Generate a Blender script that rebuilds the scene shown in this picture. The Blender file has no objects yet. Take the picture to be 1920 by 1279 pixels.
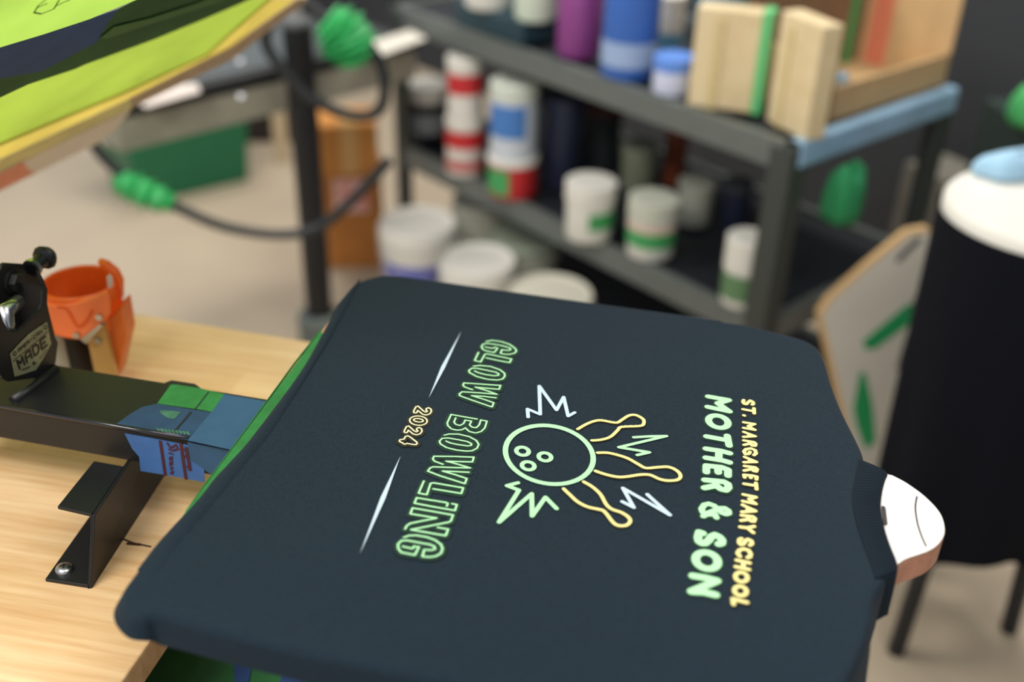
import bpy, bmesh, math, random
from mathutils import Vector, Matrix
import numpy as np
random.seed(7)
C = bpy.context.scene.collection
SC = bpy.context.scene

# ------------------------------------------------------------------ camera
W, H, F = 1920, 1279, 2000.0
CAM = Vector((0, 0, 1.5))
_d = Vector((-90, F * F / 1200.0, F)).normalized()
_z = Vector((0, 0, 1))
_Y = (_z - _z.dot(_d) * _d).normalized()
_X = _d.cross(_Y)
if _X[0] < 0: _X = -_X
RX = Vector((_X[0], _Y[0], -_d[0])); RY = Vector((_X[1], _Y[1], -_d[1])); RZ = Vector((_X[2], _Y[2], -_d[2]))
cd = bpy.data.cameras.new('camera'); cam = bpy.data.objects.new('camera', cd); C.objects.link(cam)
m = Matrix.Identity(4)
for i in range(3):
    m[i][0] = RX[i]; m[i][1] = -RY[i]; m[i][2] = -RZ[i]; m[i][3] = CAM[i]
cam.matrix_world = m
cd.sensor_width = 36; cd.lens = F / W * 36; cd.clip_start = 0.02
cd.dof.use_dof = True; cd.dof.focus_distance = 0.85; cd.dof.aperture_fstop = 0.0375 / 0.0168
SC.camera = cam
# ------------------------------------------------------------------ light
SC.view_settings.view_transform = 'Standard'; SC.view_settings.look = 'None'
SC.view_settings.gamma = 1; SC.view_settings.use_curve_mapping = False
SC.view_settings.exposure = 0.0
wd = bpy.data.worlds.new('world'); SC.world = wd; wd.use_nodes = True
wd.node_tree.nodes['Background'].inputs[0].default_value = (0.86, 0.93, 1.0, 1)
wd.node_tree.nodes['Background'].inputs[1].default_value = 0.5

def area(name, loc, target, sx, sy, power, col=(1, 0.95, 0.87)):
    l = bpy.data.lights.new(name, 'AREA'); l.shape = 'RECTANGLE'; l.size = sx; l.size_y = sy
    l.energy = power; l.color = col
    o = bpy.data.objects.new(name, l); C.objects.link(o); o.location = loc
    o.rotation_euler = (Vector(target) - Vector(loc)).to_track_quat('-Z', 'Y').to_euler()
    return o
area('ceiling_or_fill_lamp', (-1.1, -0.3, 2.75), (-0.2, 0.8, 0.9), 1.3, 0.5, 46)
area('ceiling_or_fill_lamp', (0.8, 0.1, 2.75), (0.7, 1.2, 0.3), 1.3, 0.5, 15)  # fill added in front to brighten the leaning board, no known fixture
area('ceiling_or_fill_lamp', (-1.3, 1.9, 2.75), (-0.6, 1.2, 0.8), 1.2, 0.5, 34)
area('ceiling_or_fill_lamp', (0.9, 2.9, 2.75), (0.7, 2.2, 0), 1.3, 0.6, 40)
area('ceiling_or_fill_lamp', (-1.2, 4.0, 2.75), (-1.0, 3.5, 0), 1.3, 0.6, 26)

# ------------------------------------------------------------------ pixel rays (design helper)
def ray(px, py):
    x, y = px - W / 2, py - H / 2
    return RX * x + RY * y + RZ * F
def at(px, py, z):
    r = ray(px, py); return CAM + r * ((z - CAM.z) / r.z)
def onp(px, py, o, n):
    r = ray(px, py); return CAM + r * ((Vector(o) - CAM).dot(n) / r.dot(n))
def depth(p): return (Vector(p) - CAM).dot(RZ)
def crop(o, s, pts): return [(o[0] + x / s, o[1] + y / s) for x, y in pts]

# ------------------------------------------------------------------ materials
def lin(c):
    return tuple((v / 255 / 12.92 if v / 255 <= 0.04045 else ((v / 255 + 0.055) / 1.055) ** 2.4) for v in c)
MC = {}
def mat(name, rgb, rough=0.5, metal=0.0, spec=0.5, var=0.0, vscale=30, bump=0.0, bscale=200, trans=0.0, sheen=0.0, stretch=None, rgb2=None, coat=0.0):
    if name in MC: return MC[name]
    M = bpy.data.materials.new(name); M.use_nodes = True; nt = M.node_tree; N = nt.nodes; L = nt.links
    b = N['Principled BSDF']
    col = lin(rgb); b.inputs['Base Color'].default_value = (*col, 1)
    b.inputs['Roughness'].default_value = rough; b.inputs['Metallic'].default_value = metal
    b.inputs['Specular IOR Level'].default_value = spec
    if sheen: b.inputs['Sheen Weight'].default_value = sheen; b.inputs['Sheen Roughness'].default_value = 0.4
    if coat: b.inputs['Coat Weight'].default_value = coat; b.inputs['Coat Roughness'].default_value = 0.15
    tc = N.new('ShaderNodeTexCoord')
    src = tc.outputs['Object']
    if stretch:
        mp = N.new('ShaderNodeMapping'); L.new(src, mp.inputs[0]); mp.inputs['Scale'].default_value = stretch[0]
        mp.inputs['Rotation'].default_value = (0, 0, stretch[1]); src = mp.outputs[0]
    if var or rgb2:
        n = N.new('ShaderNodeTexNoise'); n.inputs['Scale'].default_value = vscale; n.inputs['Detail'].default_value = 5
        L.new(src, n.inputs['Vector'])
        cr = N.new('ShaderNodeValToRGB')
        c2 = lin(rgb2) if rgb2 else tuple(min(1, v * (1 + var)) for v in col)
        c1 = col if rgb2 else tuple(v * (1 - var) for v in col)
        cr.color_ramp.elements[0].position = 0.32; cr.color_ramp.elements[1].position = 0.68
        cr.color_ramp.elements[0].color = (*c1, 1); cr.color_ramp.elements[1].color = (*c2, 1)
        L.new(n.outputs['Fac'], cr.inputs['Fac']); L.new(cr.outputs['Color'], b.inputs['Base Color'])
        colsrc = cr.outputs['Color']
    if bump:
        n2 = N.new('ShaderNodeTexNoise'); n2.inputs['Scale'].default_value = bscale; n2.inputs['Detail'].default_value = 3
        L.new(src, n2.inputs['Vector'])
        bp = N.new('ShaderNodeBump'); bp.inputs['Strength'].default_value = bump; bp.inputs['Distance'].default_value = 0.002
        L.new(n2.outputs['Fac'], bp.inputs['Height']); L.new(bp.outputs['Normal'], b.inputs['Normal'])
    if trans:
        t = N.new('ShaderNodeBsdfTranslucent'); t.inputs['Color'].default_value = (*col, 1)
        if var or rgb2: L.new(colsrc, t.inputs['Color'])
        mx = N.new('ShaderNodeMixShader'); mx.inputs[0].default_value = trans
        L.new(b.outputs[0], mx.inputs[1]); L.new(t.outputs[0], mx.inputs[2])
        L.new(mx.outputs[0], N['Material Output'].inputs[0])
    MC[name] = M; return M

def wood_mat(name, rgb, rgb2, ang, fine=1.0, rough=0.45):
    M = bpy.data.materials.new(name); M.use_nodes = True; nt = M.node_tree; N = nt.nodes; L = nt.links
    b = N['Principled BSDF']; b.inputs['Roughness'].default_value = rough
    tc = N.new('ShaderNodeTexCoord'); mp = N.new('ShaderNodeMapping'); mp.inputs['Rotation'].default_value = (0, 0, ang)
    L.new(tc.outputs['Object'], mp.inputs[0])
    # strips
    br = N.new('ShaderNodeTexBrick'); br.inputs['Scale'].default_value = 1.0
    br.inputs['Brick Width'].default_value = 0.42; br.inputs['Row Height'].default_value = 0.043; br.inputs['Mortar Size'].default_value = 0.0
    br.inputs['Color1'].default_value = (0, 0, 0, 1); br.inputs['Color2'].default_value = (1, 1, 1, 1); br.offset = 0.37
    L.new(mp.outputs[0], br.inputs['Vector'])
    mp2 = N.new('ShaderNodeMapping'); mp2.inputs['Scale'].default_value = (7 * fine, 130 * fine, 60)
    L.new(mp.outputs[0], mp2.inputs[0])
    n = N.new('ShaderNodeTexNoise'); n.inputs['Scale'].default_value = 1; n.inputs['Detail'].default_value = 6; n.inputs['Roughness'].default_value = 0.6
    L.new(mp2.outputs[0], n.inputs['Vector'])
    n3 = N.new('ShaderNodeTexNoise'); n3.inputs['Scale'].default_value = 9; L.new(mp.outputs[0], n3.inputs['Vector'])
    ad = N.new('ShaderNodeMath'); ad.operation = 'MULTIPLY_ADD'; ad.inputs[1].default_value = 0.22
    L.new(br.outputs['Color'], ad.inputs[0]); L.new(n.outputs['Fac'], ad.inputs[2])
    ad2 = N.new('ShaderNodeMath'); ad2.operation = 'MULTIPLY_ADD'; ad2.inputs[1].default_value = 0.4
    L.new(n3.outputs['Fac'], ad2.inputs[0]); L.new(ad.outputs[0], ad2.inputs[2])
    cr = N.new('ShaderNodeValToRGB'); e = cr.color_ramp.elements
    e[0].position = 0.5; e[1].position = 1.0; e[0].color = (*lin(rgb2), 1); e[1].color = (*lin(rgb), 1)
    L.new(ad2.outputs[0], cr.inputs[0]); L.new(cr.outputs[0], b.inputs['Base Color'])
    MC[name] = M; return M

# ------------------------------------------------------------------ mesh builder
class MB:
    def __init__(s): s.v = []; s.f = []
    def add(s, vs, fs):
        k = len(s.v); s.v += [Vector(v) for v in vs]; s.f += [tuple(i + k for i in f) for f in fs]; return s
    def obox(s, o, a, b, c):
        o, a, b, c = map(Vector, (o, a, b, c))
        vs = [o, o + a, o + a + b, o + b, o + c, o + a + c, o + a + b + c, o + b + c]
        return s.add(vs, [(0, 3, 2, 1), (4, 5, 6, 7), (0, 1, 5, 4), (1, 2, 6, 5), (2, 3, 7, 6), (3, 0, 4, 7)])
    def box(s, c, d, rz=0):
        ca, sa = math.cos(rz), math.sin(rz)
        a = Vector((ca, sa, 0)) * d[0]; b = Vector((-sa, ca, 0)) * d[1]; cc = Vector((0, 0, d[2]))
        return s.obox(Vector(c) - a / 2 - b / 2 - cc / 2, a, b, cc)
    def prism(s, poly, ex):
        n = len(poly); p = [Vector(q) for q in poly]; ex = Vector(ex)
        nor = Vector((0, 0, 0))
        for i in range(n): nor += p[i].cross(p[(i + 1) % n])
        if nor.dot(ex) > 0: p.reverse()
        fs = [tuple(range(n)), tuple(range(2 * n - 1, n - 1, -1))]
        fs += [(i, i + n, (i + 1) % n + n, (i + 1) % n) for i in range(n)]
        fs = [tuple(reversed(f)) if len(f) == 4 and f[1] - f[0] == n else f for f in fs]
        return s.add(p + [q + ex for q in p], fs)
    def tube(s, path, r, n=10, caps=True):
        P = [Vector(p) for p in path]; k0 = len(s.v); up = None
        for i, p in enumerate(P):
            t = (P[min(i + 1, len(P) - 1)] - P[max(i - 1, 0)]).normalized()
            if up is None:
                up = t.orthogonal().normalized()
            up = (up - t * up.dot(t)).normalized(); w = t.cross(up)
            rr = r[i] if isinstance(r, (list, tuple)) else r
            s.v += [p + (up * math.cos(2 * math.pi * j / n) + w * math.sin(2 * math.pi * j / n)) * rr for j in range(n)]
        for i in range(len(P) - 1):
            for j in range(n):
                a = k0 + i * n + j; b = k0 + i * n + (j + 1) % n
                s.f.append((a, b, b + n, a + n))
        if caps:
            s.f.append(tuple(range(k0 + n - 1, k0 - 1, -1))); e = k0 + (len(P) - 1) * n; s.f.append(tuple(range(e, e + n)))
        return s
    def lathe(s, prof, c=(0, 0, 0), n=32, a0=0, a1=2 * math.pi, sx=1, sy=1):
        c = Vector(c); full = abs(a1 - a0 - 2 * math.pi) < 1e-4; m_ = n if full else n + 1; k0 = len(s.v)
        for r, z in prof:
            for j in range(m_):
                a = a0 + (a1 - a0) * j / n
                s.v.append(c + Vector((r * math.cos(a) * sx, r * math.sin(a) * sy, z)))
        for i in range(len(prof) - 1):
            for j in range(n):
                a = k0 + i * m_ + j; b = k0 + i * m_ + (j + 1) % m_
                s.f.append((a, b, b + m_, a + m_))
        return s
    def build(s, name, M, parent=None, smooth=False, bevel=0.0, seg=2, auto=None):
        me = bpy.data.meshes.new(name)
        off = Vector((0, 0, 0))
        if parent is not None: off = parent.matrix_world.translation if parent.parent is None else Vector(parent['_w'])
        elif s.v:
            xs = [v.x for v in s.v]; ys = [v.y for v in s.v]; zs = [v.z for v in s.v]
            off = Vector(((min(xs) + max(xs)) / 2, (min(ys) + max(ys)) / 2, min(zs)))
        own = off if parent is None else Vector((0, 0, 0))
        me.from_pydata([v - off for v in s.v], [], s.f); me.update()
        bm = bmesh.new(); bm.from_mesh(me); bmesh.ops.remove_doubles(bm, verts=bm.verts, dist=1e-6)
        bmesh.ops.dissolve_degenerate(bm, edges=bm.edges, dist=1e-7)
        bmesh.ops.recalc_face_normals(bm, faces=bm.faces); bm.to_mesh(me); bm.free()
        me.materials.append(M)
        o = bpy.data.objects.new(name, me); C.objects.link(o)
        if smooth:
            for p in me.polygons: p.use_smooth = True
        if auto is not None:
            me.set_sharp_from_angle(angle=math.radians(auto))
        if bevel:
            b = o.modifiers.new('bevel', 'BEVEL'); b.width = bevel; b.segments = seg; b.limit_method = 'ANGLE'; b.angle_limit = math.radians(40)
        o['_w'] = off
        if parent is not None: o.parent = parent
        else: o.location = own
        return o
def tag(o, label=None, cat=None, group=None, kind=None):
    if label: o['label'] = label
    if cat: o['category'] = cat
    if group: o['group'] = group
    if kind: o['kind'] = kind
    return o
def thing(name, loc, label, cat, group=None):
    o = bpy.data.objects.new(name, None); o.empty_display_size = 0.02; C.objects.link(o); o.location = loc
    o.matrix_world = Matrix.Translation(Vector(loc)); o['_w'] = Vector(loc)
    return tag(o, label, cat, group)
def cat_rom(pts, n=6, closed=False):
    P = [Vector(p) if len(p) == 3 else Vector((p[0], p[1], 0)) for p in pts]; out = []; k = len(P)
    rng = range(k if closed else k - 1)
    for i in rng:
        p0 = P[(i - 1) % k] if closed else P[max(i - 1, 0)]; p1 = P[i]; p2 = P[(i + 1) % k]; p3 = P[(i + 2) % k] if closed else P[min(i + 2, k - 1)]
        for j in range(n):
            t = j / n
            out.append(0.5 * (2 * p1 + (p2 - p0) * t + (2 * p0 - 5 * p1 + 4 * p2 - p3) * t * t + (3 * p1 - p0 - 3 * p2 + p3) * t ** 3))
    if not closed: out.append(P[-1])
    return out
def ribbon(mb, P, w, nrm=Vector((0, 0, 1)), closed=False, lift=0.0):
    """flat band of width w with round joints along the 3D points P lying in a plane of normal nrm"""
    P = [Vector(p) + nrm * lift for p in P]; mb.lift = getattr(mb, 'lift', 0.0)
    def up():
        mb.lift += 4e-6; return nrm * mb.lift
    segs = list(zip(P, P[1:])) + ([(P[-1], P[0])] if closed else [])
    for a, b in segs:
        t = (b - a)
        if t.length < 1e-7: continue
        t.normalize(); q = nrm.cross(t) * (w / 2)
        l_ = up(); mb.add([a - q + l_, b - q + l_, b + q + l_, a + q + l_], [(0, 1, 2, 3)])
    x = nrm.orthogonal().normalized(); y = nrm.cross(x)
    for p in P:
        k = 12; l_ = up()
        mb.add([p + l_ + (x * math.cos(2 * math.pi * j / k) + y * math.sin(2 * math.pi * j / k)) * (w / 2) for j in range(k)], [tuple(range(k))])
def mean(ps):
    s = Vector((0, 0, 0))
    for p in ps: s += Vector(p)
    return s / len(ps)

# ------------------------------------------------------------------ shared materials
steel_black = mat('black_paint', (23, 24, 26), 0.45, 0, 0.4)
steel_matt = mat('black_matt', (26, 26, 27), 0.5)
chrome = mat('zinc', (190, 192, 195), 0.28, 1.0)
wood = wood_mat('butcher_block', (234, 203, 158), (206, 162, 112), math.radians(10))
shirt_m = mat('black_cotton', (30, 42, 52), 0.95, 0, 0.14, var=0.2, vscale=700, bump=0.25, bscale=1500, sheen=0.06)
green_tape = mat('green_masking_tape', (38, 116, 54), 0.7, var=0.2, vscale=60, bump=0.15, bscale=400)
blue_tape = mat('blue_masking_tape', (44, 82, 114), 0.65, var=0.08, vscale=40, bump=0.1, bscale=500)
blue_tape2 = mat('blue_painter_tape', (60, 102, 160), 0.65, var=0.1, vscale=40)
white_pl = mat('white_plastic', (226, 224, 216), 0.45)
white_lid = mat('white_lid_plastic', (224, 221, 212), 0.4)
card = mat('cardboard', (202, 168, 122), 0.85, var=0.06, vscale=20)
card_dark = mat('brown_cardboard', (176, 112, 50), 0.85, var=0.1, vscale=20)
rackgrey = mat('dark_grey_plastic', (98, 103, 100), 0.42, var=0.05)
rackpost = mat('black_grey_plastic', (58, 63, 60), 0.5)
ink_green = mat('mint_ink', (176, 236, 180), 0.6)
ink_yellow = mat('pale_yellow_ink', (244, 228, 148), 0.6)
ink_cream = mat('cream_ink', (250, 240, 190), 0.6)
ink_white = mat('pale_blue_ink', (194, 214, 228), 0.6)
ink_dark = mat('dark_green_ink', (20, 50, 38), 0.9)
ink_olive = mat('dark_olive_ink', (38, 36, 18), 0.9)

# ------------------------------------------------------------------ the room
mb = MB(); mb.add([(-6, -2, 0), (6, -2, 0), (6, 8, 0), (-6, 8, 0)], [(0, 1, 2, 3)])
tag(mb.build('floor', mat('beige_floor', (190, 173, 150), 0.55, var=0.05, vscale=3)), kind='structure')

# rack axes
RF = at(1487, 285, 0.80); LF0 = at(742, 275, 0.42)
RF.z = 0; LF = Vector((LF0.x, LF0.y, 0))
aL = (LF - RF); rackL = aL.length; aL.normalize(); aD = Vector((aL.y, -aL.x, 0))
if aD.y < 0: aD = -aD
rackD = 0.57
wb = RF + aD * (rackD + 0.75)
mb = MB(); mb.obox(wb - aL * 1.9, aL * 6.0, aD * 0.1, (0, 0, 2.8))
tag(mb.build('wall_back', mat('charcoal_wall', (52, 54, 58), 0.8, var=0.08, vscale=4)), kind='structure')

mb = MB(); mb.obox((2.35, -1.9, 0), (0.1, 0, 0), (0, 9.0, 0), (0, 0, 2.8))
tag(mb.build('wall_right', MC['charcoal_wall']), kind='structure')

# ------------------------------------------------------------------ worktable
ZW = 0.88
far_r = at(662, 653, ZW); far_l = at(235, 585, ZW); nr = at(280, 1205, ZW)
ux = (far_l - far_r).normalized(); uy = (nr - far_r).normalized()
t = thing('work_table', (far_r + ux * 0.5 + uy * 0.45) * 1.0 - Vector((0, 0, ZW)), 'pale butcher-block worktable carrying the black press arm', 'table')
mb = MB(); mb.obox(far_r + Vector((0, 0, -0.028)), ux * 1.15, uy * 0.86, (0, 0, 0.028))
mb.build('tabletop', wood, t, bevel=0.002)
ap = mat('dark_brown_board', (70, 52, 38), 0.7)
mb = MB(); mb.obox(far_r + ux * 0.03 + uy * 0.03 + Vector((0, 0, -0.075)), ux * 1.09, uy * 0.80, (0, 0, 0.047)); mb.build('apron', ap, t)
for a in (0.05, 1.03):
    for b in (0.05, 0.75):
        mb = MB(); o = far_r + ux * a + uy * b; o.z = 0; mb.obox(o, ux * 0.06, uy * 0.06, (0, 0, 0.805)); mb.build('leg', ap, t, bevel=0.003)
mb = MB()
ribbon(mb, [at(*p, ZW + 0.0006) for p in ((232, 1011), (250, 1018), (282, 1025))], 0.0016)
ribbon(mb, [at(*p, ZW + 0.0006) for p in ((240, 1019), (262, 1021))], 0.003)
mb.build('ink_stain', mat('dark_stain', (62, 34, 24), 0.8), t)

# ------------------------------------------------------------------ press arm
ZB = 0.975; ZU = 0.94
b0 = at(110, 685, ZB); b1 = at(500, 748, ZB); f0 = at(0, 757, ZB); f1 = at(355, 828, ZB)
db = (b1 - b0).normalized(); nb = Vector((-db.y, db.x, 0))   # nb points to the far side
width = ((b0 - f0).dot(nb) + (b1 - f1).dot(nb)) / 2
fm = (f0 + f1) / 2; o_near = fm - db * (fm - at(-160, 725, ZB)).dot(db)      # left end of the near edge
arm_len = (at(640, 800, ZB) - o_near).dot(db)
arm = thing('press_arm', Vector((o_near.x, o_near.y, ZW)), 'black steel arm with taped end, bolted to the wooden table', 'press arm')
mb = MB(); mb.obox(Vector((o_near.x, o_near.y, ZU)), db * arm_len, nb * width, (0, 0, ZB - ZU)); mb.build('beam', steel_black, arm, bevel=0.0015)
mb = MB(); mb.tube([o_near + Vector((0, 0, 0.0)) + db * s + Vector((0, 0, 0)) for s in (0, arm_len * 0.5, (at(350, 827, ZB) - o_near).dot(db))], 0.0022, 10)
mb.build('edge_highlight', mat('polished_highlight_grey', (70, 70, 74), 0.18, 0.8), arm, smooth=True)  # bright highlight of the beam's near top edge, put into this tube's grey
# bracket
brk = thing  # alias not used
zf = ZU
tp = [at(*p, zf) for p in ((107, 950), (176, 864), (232, 874), (172, 965))]
ft = [at(*p, ZW + 0.003) for p in ((84, 1086), (176, 960), (262, 850), (292, 862), (165, 1098), (148, 1098))]
mb = MB()
mb.prism([p for p in tp], (0, 0, -0.003))
e1 = at(172, 965, zf); e0 = e1 + (at(232, 874, zf) - e1) * 2.2
g1 = at(165, 1098, ZW + 0.003); g0 = Vector((e0.x, e0.y, ZW)); g1.z = ZW
mb.prism([e1, e0, g0, g1], nb.cross(Vector((0, 0, 1))) * 0.003)
fa = [at(84, 1086, ZW + 0.003), g1 + Vector((0, 0, 0.003)), g0 + Vector((0, 0, 0.003)), g0 + (at(84, 1086, ZW + 0.003) - g1)]
for q in fa: q.z = ZW + 0.003
mb.prism(fa, (0, 0, -0.003))
bk = mb.build('bracket', steel_black, arm, bevel=0.0008)
bk['_w'] = arm['_w']
sc = at(121, 1069, ZW + 0.003)
mb = MB(); mb.lathe([(0, 0.0045), (0.003, 0.0045), (0.0066, 0.003), (0.0072, 0.001), (0.0072, 0)], sc, 20)
s_ = mb.build('screw', chrome, bk, smooth=True); s_['_w'] = arm['_w']
mb = MB()
for a in (0.3, 0.3 + math.pi / 2): mb.box(sc + Vector((0, 0, 0.0047)), (0.006, 0.0013, 0.0006), a)
mb.build('screw_slot', mat('slot_dark', (40, 40, 42), 0.5), bk)
mb = MB(); mb.prism([at(*p, ZB - 0.001) for p in ((308, 717), (322, 712), (366, 719), (376, 726), (372, 732), (312, 722))], (0, 0, -0.008)); mb.build('far_tab', steel_matt, arm, bevel=0.001)
# tapes on top of the arm
def topoly(name, pts, M, z, h=0.0006, parent=arm):
    mb = MB(); mb.prism([at(*p, z) for p in pts], (0, 0, -h)); return mb.build(name, M, parent)
k6 = lambda pts: crop((200, 680), 4.92, pts)
topoly('green_tape_patch', k6([(467, 375), (590, 205), (640, 203), (860, 235), (1085, 290), (970, 452), (820, 425)]), green_tape, ZB + 0.0006)
topoly('blue_tape_label', k6([(85, 568), (230, 465), (330, 408), (460, 380), (965, 460), (752, 712)]), mat('dark_blue_tape', (32, 62, 92), 0.65, var=0.15, vscale=50), ZB + 0.0008)
topoly('blue_tape_band', k6([(1085, 290), (1500, 360), (1140, 800), (750, 716), (970, 450)]), blue_tape, ZB + 0.0014)
mb = MB()
for pl, w in (([(775, 460), (690, 560), (600, 660)], 0.0022),): ribbon(mb, [at(*p, ZB + 0.0011) for p in k6(pl)], w)
ribbon(mb, [at(*p, ZB + 0.0009) for p in k6([(940, 270), (820, 424)])], 0.0012)
mb.build('marker_line', mat('black_marker', (20, 26, 34), 0.6), arm)
mb = MB(); mb.prism([at(*p, ZB + 0.0012) for p in k6([(485, 440), (600, 445), (685, 455), (625, 520), (560, 510), (500, 470)])], (0, 0, -0.0002))
for k in range(9):
    x = 470 + k * 34; ribbon(mb, [at(*p, ZB + 0.0012) for p in k6([(x, 608 + k * 4), (x + 16, 630 + k * 4)])], 0.0018)
mb.build('green_print', mat('faded_green_ink', (58, 104, 84), 0.7, var=0.3, vscale=150), arm)
# side face of the arm
npl = -nb
def side(pts, off=0.0006): return [onp(p[0], p[1], o_near + npl * off, npl) for p in pts]
mb = MB(); mb.prism(side(k6([(165, 655), (420, 700), (745, 762), (900, 800), (900, 1105), (620, 1050), (312, 1000), (300, 870), (235, 795)])), nb * 0.0005); mb.build('side_tape', blue_tape2, arm)
mb = MB(); mb.prism(side(k6([(748, 735), (1160, 815), (1150, 960), (960, 1030), (850, 950), (770, 900)]), 0.0014), nb * 0.0005); mb.build('side_band', blue_tape, arm)
mb = MB()
for pl, w in (([(495, 730), (515, 860), (540, 1035)], 0.003), ([(685, 750), (705, 900), (732, 1070)], 0.003),
              ([(560, 745), (590, 790), (640, 760), (660, 800), (620, 810)], 0.0018), ([(640, 800), (600, 815), (575, 800)], 0.0016),
              ([(575, 835), (612, 845)], 0.0016), ([(590, 890), (605, 870), (600, 900), (580, 895), (585, 870)], 0.0014),
              ([(592, 935), (607, 915), (602, 945), (582, 940), (587, 915)], 0.0014), ([(585, 960), (612, 970), (590, 985)], 0.0014),
              ([(597, 1015), (612, 1000), (607, 1025), (590, 1022)], 0.0014),
              ([(715, 800), (750, 850), (715, 870)], 0.0016), ([(735, 790), (745, 860), (760, 930), (765, 985)], 0.003), ([(745, 960), (775, 985)], 0.002)):
    ribbon(mb, side(k6(pl), 0.0009), w, npl)
mb.build('handwriting', mat('maroon_marker', (72, 28, 40), 0.6), arm)
# clamp that holds the screen hinge
vv = nb.copy()
S0 = at(105, 688, ZB)
k5 = lambda pts: crop((0, 440), 4.569, pts)
def pl_s(pts, off): return [onp(p[0], p[1], S0 + db * off, db) for p in pts]
clamp_poly = k5([(0, 650), (30, 740), (80, 822), (150, 830), (250, 740), (340, 640), (362, 600), (370, 450), (335, 305), (380, 390), (412, 470), (408, 590), (440, 760), (478, 880), (502, 925), (492, 1000), (480, 1100), (440, 1190), (330, 1225), (80, 1262), (20, 1230), (-60, 1100), (-60, 700)])
mb = MB(); mb.prism(pl_s(clamp_poly, 0.0), -db * 0.004)
cl = mb.build('clamp_plate', steel_black, arm, bevel=0.001)
cl['_w'] = arm['_w']
mb = MB(); mb.prism(pl_s(k5([(5, 300), (15, 260), (45, 242), (250, 255), (300, 275), (335, 320), (372, 450), (362, 640), (250, 800), (60, 900), (-60, 850), (-60, 300)]), -0.03), -db * 0.004)
mb.build('rear_plate', steel_matt, arm, bevel=0.001)
mb = MB(); q = onp(190, 260, S0, db)
pf = pl_s(k5([(372, 470), (408, 560), (440, 760), (478, 900)]), 0.0)
mb.obox(pf[0] - db * 0.034, db * 0.034, (pf[0] - pf[1]).normalized() * 0.004, pf[3] - pf[0]); mb.build('side_web', steel_matt, arm)
bc = pl_s(k5([(110, 402)]), -0.029)[0]
mb = MB(); mb.tube([bc - db * 0.004, bc + db * 0.008], 0.0085, 6); mb.tube([bc - db * 0.002, bc + db * 0.002], 0.011, 16)
mb.build('hex_bolt', mat('dark_steel', (52, 52, 54), 0.35, 0.6), arm)
k0, k1 = [onp(*p, S0 - db * 0.02, db) for p in k5([(290, 275), (385, 195)])]
dk = (k1 - k0).normalized()
mb = MB(); mb.tube([k0 - dk * 0.004, k0, k0 + dk * 0.012, k0 + dk * 0.014, k1, k1 + dk * 0.006], [0.006, 0.006, 0.007, 0.0105, 0.0115, 0.008], 12)
mb.build('adjusting_knob', mat('black_rubber', (22, 22, 28), 0.45), arm, smooth=True, auto=40)
mb = MB(); mb.tube([k0 - dk * 0.004, k0 + dk * 0.0], 0.0085, 12); mb.build('washer', chrome, arm)
c0 = onp(*k5([(40, 660)])[0], S0 - db * 0.012, db)
mb = MB(); mb.tube([c0 + nb * 0.02, c0, c0 + Vector((0.002, -0.004, -0.012)), c0 + Vector((0.004, -0.008, -0.018))], [0.006, 0.008, 0.006, 0.003], 10); mb.build('lever_end', chrome, arm, smooth=True)
# weld seam at the foot of the plate
w0 = onp(*k5([(110, 1280)])[0], S0 + db * 0.003, db); w1 = onp(*k5([(480, 1150)])[0], S0 + db * 0.003, db)
mb = MB(); mb.tube([at(25, 752, ZB), at(60, 728, ZB), at(104, 692, ZB)], 0.005, 10); mb.build('weld_seam', steel_black, arm, smooth=True)
# sticker
k8 = lambda pts: crop((0, 580), 9.14, pts)
OFF = 0.0008
mb = MB(); mb.prism(pl_s(k8([(180, 765), (330, 600), (490, 435), (650, 320), (805, 220), (835, 370), (880, 590), (760, 810), (620, 1040), (440, 1100), (260, 1155)]), OFF), -db * 0.0005)
stk = mb.build('sticker', mat('khaki_sticker', (150, 150, 118), 0.4, 0.3, var=0.12, vscale=300), cl); stk['_w'] = arm['_w']
mb = MB()
GL = {'M': [[(0, 0), (0, 1), (.5, .45), (1, 1), (1, 0)]], 'A': [[(0, 0), (0, .8), (.3, 1), (1, 1), (1, 0)], [(0, .45), (1, .45)]], 'D': [[(0, 0), (0, 1), (.7, 1), (1, .75), (1, .25), (.7, 0), (0, 0)]],
      'E': [[(1, 0), (0, 0), (0, 1), (1, 1)], [(0, .5), (.8, .5)]], 'R': [[(0, 0), (0, 1), (.9, 1), (.9, .5), (0, .5)], [(.5, .5), (1, 0)]], 'I': [[(.5, 0), (.5, 1)]], 'C': [[(1, 0), (0, 0), (0, 1), (1, 1)]], 'N': [[(0, 0), (0, 1), (1, 0), (1, 1)]]}
def word_quad(mb, word, quad, off, w, fill=0.66):
    TL, TR, BR, BL = quad; k = len(word)
    for i_, ch in enumerate(word):
        for pl in GL[ch]:
            pts = []
            for x, y in pl:
                u = (i_ + (1 - fill) / 2 + x * fill) / k; v = 0.06 + 0.88 * y
                pts.append(((BL[0] * (1 - u) + BR[0] * u) * (1 - v) + (TL[0] * (1 - u) + TR[0] * u) * v, (BL[1] * (1 - u) + BR[1] * u) * (1 - v) + (TL[1] * (1 - u) + TR[1] * u) * v))
            ribbon(mb, pl_s(k8(pts), off), w, db)
word_quad(mb, 'MADE', ([(265, 895), (795, 440), (828, 605), (322, 1045)]), OFF + 0.0003, 0.0022)
word_quad(mb, 'AMERICAN', [(292, 690), (715, 335), (730, 392), (310, 745)], OFF + 0.0003, 0.0009)
ribbon(mb, pl_s(k8([(215, 895), (835, 365)]), OFF + 0.0003), 0.0008, db)
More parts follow.
